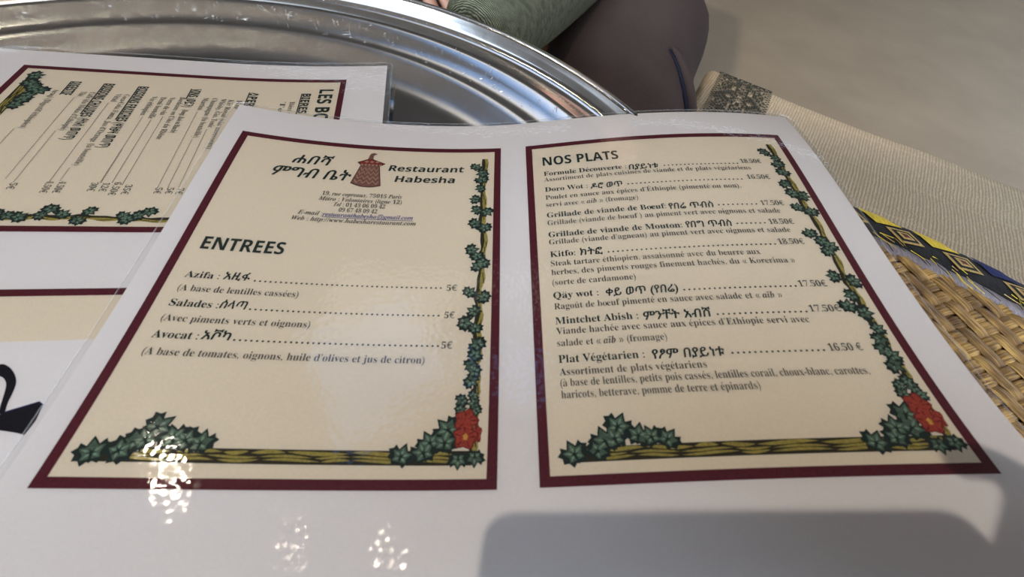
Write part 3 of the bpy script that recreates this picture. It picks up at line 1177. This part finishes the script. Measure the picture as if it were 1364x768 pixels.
def lathe(mb, prof, c, n=220, mi=0):
    P = []
    for r, z in prof:
        for i in range(n):
            t = 2 * math.pi * i / n
            P.append((c[0] + r * math.cos(t), c[1] + r * math.sin(t), z))
    mb.grid(P, n, len(prof), mi, closed=True)


mb = MB()
lathe(mb, prof, TC)
lathe(mb, [(r, z - 0.18) for r, z in prof][::-1], TC)


def local(root):
    inv = root.location.copy()
    return lambda p: W(p) - inv


def build_at(mb, name, mats, root, smooth=True):
    """mesh in the root's own coordinates, so textures centre on the thing"""
    o = mb.build(name, mats, None, smooth, local(root))
    o.parent = root
    return o


build_at(mb, 'basin', M_metal, tray)
mb = MB()
bead = [(R0 - .3, z0 - .18), (R0 - .18, z0 - .02), (R0 + .02, z0 + .05), (R0 + .25, z0 + .03), (R0 + .42, z0 - .10), (R0 + .50, z0 - .30), (R0 + .42, z0 - .52), (R0 + .2, z0 - .62), (R0 - .05, z0 - .52), (R0 - .2, z0 - .38)]
lathe(mb, bead, TC)
build_at(mb, 'rolled_rim', M_metal, tray)
mb = MB()
lathe(mb, [(20.5, FLZ - .17), (20.7, -2.84), (21.5, -2.84), (21.7, FLZ - .17)], TC, 120)
build_at(mb, 'foot_ring', M_metal, tray)
# fine raised burrs of the scratches on the sloping band
mb = MB()
rs = random.Random(11)
for k in range(150):
    t = math.radians(rs.uniform(35, 150))
    r = rs.uniform(RR2 + .3, R1 - .2)
    z = z2 + .03 + (z1 - z2) * max(0, (r - RR2 - .25) / (R1 - RR2 - .25)) + 0.06
    ln = rs.uniform(.08, .35) * (2.4 if rs.random() < .12 else 1)
    da = rs.gauss(math.pi / 2 if rs.random() < .4 else 0, .5)
    dx, dy = math.cos(t + da), math.sin(t + da)
    px, py = TC[0] + r * math.cos(t), TC[1] + r * math.sin(t)
    nx, ny = -dy * .018, dx * .018
    dz = (z1 - z2) / (R1 - RR2) * math.cos(da) * ln
    mb.add([(px + nx, py + ny, z), (px - nx, py - ny, z), (px + dx * ln * .6 + nx * 2, py + dy * ln * .6 + ny * 2, z + dz * .6 + .02), (px + dx * ln, py + dy * ln, z + dz)], [(0, 1, 2), (1, 3, 2)])
sm = build_at(mb, 'scratches', M_scratch, tray, False)
sm['kind'] = 'stuff'

# ------------------------------------------------------------------ woven table
WT = (6.0, -19.04)
table = thing('woven_table', 'round woven straw table with an embroidered yellow and black edge, under the tray', 'table', (WT[0], WT[1], FZ))
TOP = -3.1
mb = MB()
lathe(mb, [(0, TOP - .25), (55.6, TOP - .25), (58, TOP - .6), (60.2, TOP - 1.1), (60.6, TOP - 2.2), (58, TOP - 4), (50, TOP - 9), (36, TOP - 18), (26, TOP - 28), (24, TOP - 34), (28, TOP - 42), (38, TOP - 52), (43, FZ + 1), (43, FZ), (0, FZ)], WT, 160)
mb.build('basket_body', M_basket, table, smooth=True)


def weave():
    me_v, me_f, uvs = [], [], []
    A = Vector((.42, -.907, 0)).normalized()
    B = Vector((A[1] * -1, A[0], 0))
    o = Vector((30, 18, 0))
    pitch = 1.07
    rnd = random.Random(5)
    NI = 26

    def ok(p):
        return math.hypot(p[0] - WT[0], p[1] - WT[1]) < 55.2 and math.hypot(p[0] - TC[0], p[1] - TC[1]) > 30

    for fam in (0, 1):
        D, N = (A, B) if fam == 0 else (B, A)
        for i in range(-NI, NI + 1):
            jit = rnd.uniform(-.06, .06)
            wdt = pitch * rnd.uniform(.44, .5)
            lift = rnd.uniform(-.02, .05)
            prev = None
            nstep = NI * 2 * 4
            split = rnd.random() < .3
            for k in range(nstep + 1):
                s = (k / nstep * 2 - 1) * NI
                c = o + N * (i * pitch + jit) + D * (s * pitch)
                # twill: family A floats over three, family B over two
                def over(j):
                    ph = (j + 2 * i) % 5 if fam == 0 else (i + 2 * j) % 5
                    up = ph < 3
                    return up if fam == 0 else not up
                j0 = math.floor(s + .5)
                f = s + .5 - j0
                h0 = 1 if over(j0) else -1
                hn = 1 if over(j0 + 1) else -1
                hp = 1 if over(j0 - 1) else -1
                h = h0
                if f > .62:
                    h = h0 + (hn - h0) * (f - .62) / .76
                elif f < .38:
                    h = h0 + (hp - h0) * (.38 - f) / .76
                z = TOP + .10 + lift * .5 + .13 * h
                if not ok(c):
                    prev = None
                    continue
                ring = []
                for q, (x, dz) in enumerate(((-1, -.10), (-.78, .03), (-.42, .0), (-.1, .045), (.3, -.005 if split else .03), (.65, .035), (1, -.10))):
                    p = c + N * (x * wdt)
                    ring.append(len(me_v))
                    me_v.append((p[0], p[1], z + dz))
                    uvs.append(((x + 1) * .5 + i * 1.7 + fam * 50, s * 1.3 + i * 7.3))
                if prev:
                    for q in range(6):
                        fc = (prev[q], prev[q + 1], ring[q + 1], ring[q])
                        me_f.append(fc if fam == 1 else fc)
                prev = ring
    mb = MB()
    mb.add(me_v, me_f)
    o_ = mb.build('straw_weave', M_straw, table, smooth=True)
    uvl = o_.data.uv_layers.new(name='UVMap')
    for lp in o_.data.loops:
        uvl.data[lp.index].uv = uvs[lp.vertex_index]


weave()
# embroidered edge: (s along the edge, r from the table's centre)
AN = math.atan2(0.86788041, 0.49677318)


def band_pt(s, r, lift=0.0):
    t = AN - s / 60.0
    z = TOP - .1 - (r - 55.0) * 0.16 + lift
    return (WT[0] + r * math.cos(t), WT[1] + r * math.sin(t), z)


S0, S1 = -60.0 * math.pi, 60.0 * math.pi
mb = MB()
P = []
n = 760
for r, l in ((55.5, 0.25), (56.1, .42), (57.5, .55), (59.2, .5), (60.25, .30), (60.6, -.2), (60.5, -.9)):
    P += [band_pt(S0 + (S1 - S0) * i / n, r + (0.10 * math.sin(i * 2.1) if r > 60 or r < 56 else 0), l) for i in range(n + 1)]
mb.grid(P, n + 1, 7)
band = mb.build('embroidered_band', M_tblack, table, smooth=True)


def blk(mb, pts, mi, lift=0.60):
    """a stitched patch: subdivided quad with a slight swell"""
    m = 5
    P = []
    for j in range(m + 1):
        for i in range(m + 1):
            a, b = i / m, j / m
            s = (pts[0][0] * (1 - a) + pts[1][0] * a) * (1 - b) + (pts[3][0] * (1 - a) + pts[2][0] * a) * b
            r = (pts[0][1] * (1 - a) + pts[1][1] * a) * (1 - b) + (pts[3][1] * (1 - a) + pts[2][1] * a) * b
            e = 0.05 * math.sin(math.pi * a) * math.sin(math.pi * b)
            P.append(band_pt(s, r, lift + e - (0.09 if r > 59.5 else 0)))
    mb.grid(P, m + 1, m + 1, mi)


mb = MB()
for k in range(-40, 41):
    o = k * 4.65
    col = (0, 0, 1)[(k + 1) % 3] if (k + 1) % 3 < 3 else 0
    blk(mb, [(-7.25 + o, 59.95), (-4.9 + o, 60.05), (-3.4 + o, 59.25), (-5.6 + o, 58.2)], 1 if k % 3 == 2 else 0)
    q = [(-4.85 + o, 58.15), (-2.85 + o, 59.05), (-1.6 + o, 57.4), (-3.55 + o, 56.35)]
    cx = sum(p[0] for p in q) / 4
    cy = sum(p[1] for p in q) / 4
    for sc, mi, l in ((1.0, 2, .60), (.74, 3, .64), (.48, 2, .68), (.30, 4, .70)):
        blk(mb, [(cx + (p[0] - cx) * sc, cy + (p[1] - cy) * sc) for p in q], mi, l)
mb.build('stitched_pattern', [M_tyellow, M_tblue, M_ttan, M_tblack, M_tmaroon], band, smooth=True)
# loose straw ends and the cloth binding between band and weave
mb = MB()
P = []
for r, l in ((54.2, -.05), (54.7, .42), (55.3, .5), (55.9, .35)):
    P += [band_pt(S0 + (S1 - S0) * i / n, r + .12 * math.sin(i * 1.3 + r), l + .05 * math.sin(i * .9)) for i in range(n + 1)]
mb.grid(P, n + 1, 4)
mb.build('cloth_binding', M_lav, table, smooth=True)
mb = MB()
rs = random.Random(21)
for k in range(170):
    s = rs.uniform(-22, 22)
    r = rs.uniform(54.9, 56.6)
    ln = rs.uniform(.5, 1.6)
    a = rs.gauss(-0.55, .35)
    w = .035
    mi = rs.choice([0, 1, 1, 2])
    z = rs.uniform(.5, .72)
    s2, r2 = s + ln * math.cos(a), r + ln * math.sin(a)
    mb.add([band_pt(s, r, z), band_pt(s, r + w, z + .05), band_pt(s2, r2 + w * .6, z + .02), band_pt(s2, r2, z - .02)], [(0, 1, 2, 3)], mi)
fr = mb.build('straw_fringe', [M_ttan, M_tblack, M_tyellow], table)
fr['kind'] = 'stuff'
# short dark pile along the outer rim
mb = MB()
for k in range(700):
    s = rs.uniform(-24, 24)
    ln = rs.uniform(.12, .38)
    a = rs.gauss(.9, .5)
    mb.add([band_pt(s - .04, 60.2, .2), band_pt(s + .04, 60.2, .2), band_pt(s + ln * math.cos(a), 60.2 + ln * math.sin(a), .15)], [(0, 1, 2)])
fr = mb.build('edge_pile', M_tblack, table)
fr['kind'] = 'stuff'

# ------------------------------------------------------------------ cloth covered bench
BZ = -20.0
bdir = Vector((0.9053, -0.4247, 0))
bang = math.atan2(bdir[1], bdir[0])
bench = thing('bench', 'low bench covered in ribbed beige cloth with a dark patterned stripe', 'bench', (33.07, 98.93, FZ))
bench.rotation_euler = (0, 0, bang)


def bl_xf(p):
    e = 1.67 * (1 - math.exp(-max(0, p[0]) / 12))
    return Vector(((p[0] - p[1] * .1) * CM, (p[1] - e) * CM, p[2] * CM))


HB = BZ - FZ
LB, DB = 150.0, 31.0
mb = MB()
# rounded cross sections along the length
sec = []
rr = 2.2
for (cy, cz, a0) in ((-rr, HB - rr, 90), (-DB + rr, HB - rr, 180 - 0)):
    pass
prof2 = [(0, HB - 14)] + [(-rr + rr * math.cos(math.radians(t)), HB - rr + rr * math.sin(math.radians(t))) for t in (0, 20, 45, 70, 90)] + \
        [(-rr - (DB - 2 * rr) * k / 14, HB + .25 * math.sin(k * .8)) for k in range(1, 14)] + \
        [(-DB + rr - rr * math.sin(math.radians(t)), HB - rr + rr * math.cos(math.radians(t))) for t in (0, 20, 45, 70, 90)] + [(-DB, HB - 14)]
xs = [-1.6, -1.5, -1.1, -.6, 0, .8] + [2 + k * 4 for k in range(37)] + [LB - 1, LB]
dz = [-14, -2.2, -1.0, -.35, -.1, 0] + [0] * 37 + [-.3, -14]
P = []
for x, d in zip(xs, dz):
    for (y, z) in prof2:
        zz = min(z, HB + d) if z > HB - 13.9 else z
        P.append((x, y + .18 * math.sin(x * .35) * (1 if y > -4 else .2), zz + .12 * math.sin(x * .21 + y * .3)))
mb.grid(P, len(prof2), len(xs))
cov = mb.build('seat_cover', M_cloth, None, True, bl_xf)
cov.parent = bench
mb = MB()


def box(mb, a, b, mi=0):
    (x0, y0, z0_), (x1, y1, z1_) = a, b
    v = [(x, y, z) for z in (z0_, z1_) for y in (y0, y1) for x in (x0, x1)]
    mb.add(v, [(0, 2, 3, 1), (4, 5, 7, 6), (0, 1, 5, 4), (2, 6, 7, 3), (0, 4, 6, 2), (1, 3, 7, 5)], mi)


box(mb, (-.8, -DB + 1, 6), (LB - 1, -1, HB - 3))
ob = mb.build('bench_base', M_wood, None, False, bl_xf)
ob.parent = bench
for (x, y) in ((4, -5), (4, -DB + 5), (LB - 6, -5), (LB - 6, -DB + 5)):
    mb = MB()
    box(mb, (x - 3, y - 3, 0), (x + 3, y + 3, 6.2))
    ob = mb.build('leg', M_wood, None, False, bl_xf)
    ob.parent = bench
# the woven stripe: small dark floats in a mirrored motif
mb = MB()
rs = random.Random(4)
NC = 26
cw = 10.6 / NC
rowsn = 128
cell = {}


def motif(i, j):
    i = min(i, NC - 1 - i)
    if i < 2:
        return (i + j) % 2 == 0
    jj = j % 32
    jj = min(jj, 31 - jj)
    d = abs(i - 7.5) + abs(jj - 8) * .9
    if d < 2.2:
        return False
    if d < 4.2:
        return True
    if d < 5.3:
        return (i + j) % 2 == 0
    if d < 7.5:
        return (i // 2 + jj // 2) % 2 == 0 or i % 5 == 0
    return (i * 3 + jj * 5) % 7 < 4


for j in range(rowsn):
    for i in range(NC):
        if motif(i, j):
            x0, y0 = 1.1 + i * cw, -.35 - j * .40
            z = HB + .42
            y1 = y0 - .38
            zz = [z + .12 * math.sin(x * .21 + y * .3) + (.25 * math.sin((-(y) - rr) / ((DB - 2 * rr) / 14) * .8) if y < -rr else -min(2, (y + rr) ** 2 * .28)) for x, y in ((x0, y0), (x0 + cw * .92, y0), (x0 + cw * .92, y1), (x0, y1))]
            mb.add([(x0, y0, zz[0]), (x0 + cw * .92, y0, zz[1]), (x0 + cw * .92, y1, zz[2]), (x0, y1, zz[3])], [(0, 3, 2, 1)])
ob = mb.build('woven_stripe', M_motif, None, False, bl_xf)
ob.parent = bench
ob['label'] = 'charcoal geometric stripe woven across the cover'


# ------------------------------------------------------------------ bodies
def skin_mesh(name, joints, bones, material, parent=None, sub=2, root=0, xf=W):
    me = bpy.data.meshes.new(name)
    me.from_pydata([tuple(xf(j[0])) for j in joints], bones, [])
    o = bpy.data.objects.new(name, me)
    C.objects.link(o)
    sk = o.modifiers.new('skin', 'SKIN')
    sk.use_smooth_shade = True
    o.data.skin_vertices[0].data[0].use_root = False
    for i, j in enumerate(joints):
        d = o.data.skin_vertices[0].data[i]
        r = j[1] if isinstance(j[1], tuple) else (j[1], j[1])
        d.radius = (r[0] * CM, r[1] * CM)
        d.use_root = (i == root)
    ss = o.modifiers.new('sub', 'SUBSURF')
    ss.levels = ss.render_levels = sub
    dg = bpy.context.evaluated_depsgraph_get()
    m2 = bpy.data.meshes.new_from_object(o.evaluated_get(dg))
    o.modifiers.clear()
    o.data = m2
    o.data.name = name
    o.data.materials.clear()
    o.data.materials.append(material)
    o.data.polygons.foreach_set('use_smooth', [True] * len(o.data.polygons))
    if parent:
        put(o, parent)
    return o


def hand(mats, wrist, tip_dir, palm_n, side, curl, name='hand', parent=None, thumb_up=0.6):
    """palm, four unequal fingers and a thumb as one surface; returns the object"""
    d = Vector(tip_dir).normalized()
    nrm_ = Vector(palm_n).normalized()
    lat = d.cross(nrm_).normalized() * side
    w = Vector(wrist)
    J = [(w, (2.6, 1.9)), (w + d * 4.5, (3.6, 1.5)), (w + d * 8.0, (3.9, 1.3))]
    B = [(0, 1), (1, 2)]
    for k, (off, ln) in enumerate(((-2.9, 7.2), (-1.0, 8.2), (0.9, 7.8), (2.7, 6.2))):
        base = w + d * (9.0 - abs(off) * .25) + lat * off
        n0 = len(J)
        J.append((base, .95))
        B.append((2, n0))
        p = base
        ang = 0
        for s, f in ((.45, .85), (.32, .78), (.23, .6)):
            ang += curl
            p = p + (d * math.cos(ang) + nrm_ * math.sin(ang)) * (ln * s)
            J.append((p, f))
            B.append((len(J) - 2, len(J) - 1))
    n0 = len(J)
    t0 = w + d * 3.2 - lat * 3.2
    J.append((t0, 1.25))
    B.append((1, n0))
    t1 = t0 + (d * .75 - lat * .65 + nrm_ * thumb_up * .5) * 3.0
    J.append((t1, 1.0))
    B.append((n0, n0 + 1))
    t2 = t1 + (d * .9 - lat * .15 + nrm_ * thumb_up) * 2.4
    J.append((t2, .75))
    B.append((n0 + 1, n0 + 2))
    return skin_mesh(name, J, B, mats, parent)


# ---- the seated guest across the tray: only lap and sleeve show in the photo
guest = thing('person', 'seated person in dark brown trousers and olive knit sleeve across the tray', 'person', (1, 116, FZ))
# body: legs, trunk, neck, head in one surface
GX, GY = 1.0, 118.0
J = [((GX, GY, -10), (10, 8)), ((GX, GY + 2, 8), (11, 8)), ((GX, GY + 2, 30), (14, 9)), ((GX, GY + 2, 44), (8, 7)), ((GX, GY + 1, 50), (5.2, 5.5)), ((GX, GY - 1, 58), (7.4, 8.6)), ((GX, GY - 1, 66), (7.6, 9.2)), ((GX, GY - 1, 72), (5, 6))]
B = [(0, 1), (1, 2), (2, 3), (3, 4), (4, 5), (5, 6), (6, 7)]
for sx, kx in ((-1, -18), (1, 9)):
    n0 = len(J)
    J += [((GX + sx * 9, GY - 4, -11), 6.5), ((kx, 64, -13), 5.2), ((kx, 61, -38), 5.2), ((kx, 63, -57), 3.6), ((kx, 55, -59.5), 2.8), ((kx, 47, -60), 2.0)]
    B += [(0, n0), (n0, n0 + 1), (n0 + 1, n0 + 2), (n0 + 2, n0 + 3), (n0 + 3, n0 + 4), (n0 + 4, n0 + 5)]
body = skin_mesh('body', J, B, M_skin, guest)
# trousers over hips and legs
J = [((GX, GY, -9), (19, 15)), ((GX, GY + 2, 4), (16, 13)),
     ((-12, 110, -10), 11.5), ((-16, 84, -11), 10.2), ((-18, 63, -12.5), 8.6), ((-18, 60, -36), 7.0), ((-18, 62, -54), 6.6),
     ((12.2, 112, -9), 14.6), ((11.8, 86, -10.0), 13.0), ((9.6, 63, -12.2), 12.4), ((9.2, 60, -36), 7.2), ((9.2, 62, -54), 6.6)]
B = [(0, 1), (0, 2), (2, 3), (3, 4), (4, 5), (5, 6), (0, 7), (7, 8), (8, 9), (9, 10), (10, 11)]
tro = skin_mesh('trousers', J, B, M_trous, guest, 3)
for v in tro.data.vertices:
    p = v.co * 100 - Vector((0, 0, Z0 * 100))
    d = .45 * mnoise.noise(Vector((p[0] * .10, p[1] * .05, p[2] * .16)))
    d += .16 * mnoise.noise(Vector((p[0] * .3, p[1] * .16, p[2] * .4)))
    q = p - Vector((22, 78, -5))
    d += 1.1 * math.exp(-(q[0] ** 2 / 30 + q[1] ** 2 / 22 + q[2] ** 2 / 40))
    q = p - Vector((20, 70, -8))
    d -= .5 * math.exp(-(q[0] ** 2 / 12 + q[1] ** 2 / 8 + q[2] ** 2 / 30))
    v.co += v.normal * d * CM
# sweater: trunk and both sleeves
J = [((GX, GY + 1, -7), (19.5, 15.5)), ((GX, GY + 2, 6), (18.5, 14.5)), ((GX, GY + 2, 26), (19, 13)), ((GX, GY + 1.5, 40), (15, 10)), ((GX, GY + 1, 46), (6.8, 6.8)),
     ((-17, GY + 1, 37), 7.2), ((-29, 112, 14), 6.2), ((-31, 92, 4), 5.2), ((-24, 73, 1.2), 4.6),
     ((19, GY + 1, 37), 7.2), ((24, 112, 14), 6.6), ((10, 94, 3.0), 6.0), ((-4.4, 61, -.8), 5.6), ((-9.5, 50.5, -1.8), 5.0)]
B = [(0, 1), (1, 2), (2, 3), (3, 4), (3, 5), (5, 6), (6, 7), (7, 8), (3, 9), (9, 10), (10, 11), (11, 12), (12, 13)]
skin_mesh('sweater', J, B, M_knit, guest, 3)
hand(M_skin, (-23.2, 72, 0.9), (.75, -.65, -.15), (0, 0, -1), 1, .28, parent=guest)
hand(M_skin, (-10, 49.6, -2.0), (-.85, -.25, -.3), (0, 0, -1), -1, .28, parent=guest)
for sx, kx in ((-1, -18), (1, 9.2)):
    skin_mesh('shoe', [((kx, 63, -58), (4.4, 3.6)), ((kx, 55, -59), (4.6, 2.8)), ((kx, 47, -59.6), (4.2, 2.2)), ((kx, 42, -60), (2.4, 1.6))], [(0, 1), (1, 2), (2, 3)], M_shoe, guest)
# pocket edge fold on the outer thigh
def tube(mb, pts, rads, n=10, mi=0):
    P = []
    for i, p in enumerate(pts):
        a = Vector(pts[max(0, i - 1)])
        b = Vector(pts[min(len(pts) - 1, i + 1)])
        t = (b - a).normalized()
        up = Vector((0, 0, 1)) if abs(t[2]) < .9 else Vector((1, 0, 0))
        x = t.cross(up).normalized()
        y = x.cross(t)
        for k in range(n):
            an = 2 * math.pi * k / n
            q = Vector(p) + x * (rads[i] * math.cos(an)) + y * (rads[i] * math.sin(an))
            P.append(tuple(q))
    mb.grid(P, n, len(pts), mi, closed=True)



slit = [(14.9, 65.0, -4.5), (15.1, 64.7, -4.6), (15.9, 63.9, -5.2), (16.7, 63.0, -6.1), (17.6, 62.3, -7.4), (18.5, 62.0, -9.0), (19.4, 62.0, -10.9), (19.8, 62.4, -13)]
mb = MB()
tube(mb, slit, [.03, .10, .15, .2, .26, .34, .38, .3])
mb.build('pocket_slit', M_black, guest, True)
mb = MB()
tube(mb, [(p[0] + .35 + .06 * i, p[1] + .25 + .05 * i, p[2] + .22) for i, p in enumerate(slit)], [.1, .32, .46, .58, .68, .76, .8, .6])
mb.build('pocket_flap', M_trous, guest, True)
# face and hair
hx, hy, hz = GX, GY - 1, 64
eye_mat = mat('eye_white', (.7, .68, .65), .3)
for sx in (-1, 1):
    mb = MB()
    lathe(mb, [(0.0, hz + 1.2), (.8, hz + .9), (1.15, hz), (.8, hz - .9), (0, hz - 1.2)], (hx + sx * 3.2, hy - 8.2), 16)
    mb.build('eye', eye_mat, guest, True)
skin_mesh('nose', [((hx, hy - 9, hz), .9), ((hx, hy - 10.4, hz - 3), 1.3)], [(0, 1)], M_skin, guest)
skin_mesh('mouth', [((hx - 2.2, hy - 8.6, hz - 6), .5), ((hx, hy - 9.2, hz - 6), .75), ((hx + 2.2, hy - 8.6, hz - 6), .5)], [(0, 1), (1, 2)], mat('lips', (.3, .1, .08), .5), guest)
for sx in (-1, 1):
    skin_mesh('ear', [((hx + sx * 7.8, hy, hz + 1.5), (1.2, .7)), ((hx + sx * 7.8, hy, hz - 2), (.9, .6))], [(0, 1)], M_skin, guest)
skin_mesh('hair', [((hx, hy + 3, hz - 3), (7.6, 7)), ((hx, hy + 2.2, hz + 5), (8.4, 8.6)), ((hx, hy + .5, hz + 9.2), (6.4, 7))], [(0, 1), (1, 2)], M_hair, guest)

# stool the guest sits on
stool = thing('stool', 'low dark wooden stool under the seated person', 'stool', (1, 118, FZ))
mb = MB()
lathe(mb, [(0, -27.4), (17, -27.4), (18.5, -26), (18.5, -25), (17, -23.8), (0, -23.8)][::-1], (GX, GY), 40)
mb.build('seat', M_wood, stool, True)
for a in (45, 135, 225, 315):
    mb = MB()
    ca, sa = math.cos(math.radians(a)), math.sin(math.radians(a))
    tube(mb, [(GX + 11 * ca, GY + 11 * sa, -26.5), (GX + 15 * ca, GY + 15 * sa, FZ + .05)], [2.0, 1.5])
    mb.build('leg', M_wood, stool, True)

# ------------------------------------------------------------------ the photographer's phone and hand, at the camera
def camp(p):                  # centimetres in the phone's own frame
    return W(CAMP + RC @ Vector(p))


phone = thing('phone', 'dark phone held above the menu, its shadow falling on the white margin', 'phone', tuple(CAMP + RC @ Vector((5, -2, .8))))
mb = MB()
x0, x1, y0, y1, r = -3.0, 13.2, -5.65, 1.85, 1.0
ring = []
for (cx, cy, a0) in ((x1 - r, y1 - r, 0), (x0 + r, y1 - r, 90), (x0 + r, y0 + r, 180), (x1 - r, y0 + r, 270)):
    for k in range(7):
        t = math.radians(a0 + 15 * k)
        ring.append((cx + r * math.cos(t), cy + r * math.sin(t)))
n_ = len(ring)
P = []
cxm, cym = (x0 + x1) / 2, (y0 + y1) / 2
for sc, z in ((.985, .42), (1, .55), (1, 1.05), (.985, 1.18)):
    P += [(cxm + (p[0] - cxm) * sc, cym + (p[1] - cym) * sc, z) for p in ring]
mb.grid(P, n_, 4, 1, closed=True)
mb.add([(p[0], p[1], .42) for p in P[:n_]], [tuple(range(n_))[::-1]], 0)
mb.add([(p[0], p[1], 1.18) for p in P[-n_:]], [tuple(range(n_))], 0)
mb.build('phone_body', [M_phone, M_phoneedge], phone, xf=camp)
mb = MB()
n = 24
P = []
for rr_, z in ((.0, .30), (.55, .30), (.62, .36), (.62, .43)):
    P += [(rr_ * math.cos(2 * math.pi * k / n) - 0.0, rr_ * math.sin(2 * math.pi * k / n) - 0.0, z) for k in range(n)]
mb.grid(P, n, 4, 0, closed=True)
mb.build('camera_lens', M_lens, phone, xf=camp)

holder = thing('person', 'hand and forearm of the person holding the phone above the menu', 'person', tuple(CAMP + RC @ Vector((20, -8, 4))))
J = [((23, -11, 6.5), (3.0, 2.4)), ((15.4, -3.4, 3.9), (6.2, 2.2)), ((14.9, 1.2, 3.0), (6.0, 1.9))]
B = [(0, 1), (1, 2)]
for base, mid, m2, tip in (((15.4, 3.3, 1.8), (14.7, 4.1, 1.5), (13.9, 4.1, 1.1), (13.2, 3.6, .8)),
                           ((15.5, .2, .9), (14.5, -.3, .8), (14.2, -.8, .85), (14.0, -1.4, .95)),
                           ((15.8, -2.0, .6), (14.6, -2.6, .8), (14.3, -3.0, .85), (14.0, -3.2, .9)),
                           ((16.1, -4.0, .8), (15.0, -4.7, .9), (14.3, -5.0, .9), (14.1, -5.1, .9))):
    n0 = len(J)
    J += [(base, .95), (mid, .82), (m2, .74), (tip, .62)]
    B += [(2, n0), (n0, n0 + 1), (n0 + 1, n0 + 2), (n0 + 2, n0 + 3)]
n0 = len(J)
J += [((15.2, -5.6, 3.4), 1.2), ((12.8, -4.8, 2.5), .95), ((11.4, -3.6, 2.3), .75)]
B += [(1, n0), (n0, n0 + 1), (n0 + 1, n0 + 2)]
skin_mesh('hand', J, B, M_skin, holder, 2, 0, camp)
skin_mesh('sleeve', [((21, -10.5, 5.6), (3.6, 3.2)), ((27, -19, 10), (4.6, 4.4)), ((36, -32, 18), (5.6, 5.4))], [(0, 1), (1, 2)], M_trous, holder, 2, 0, camp)
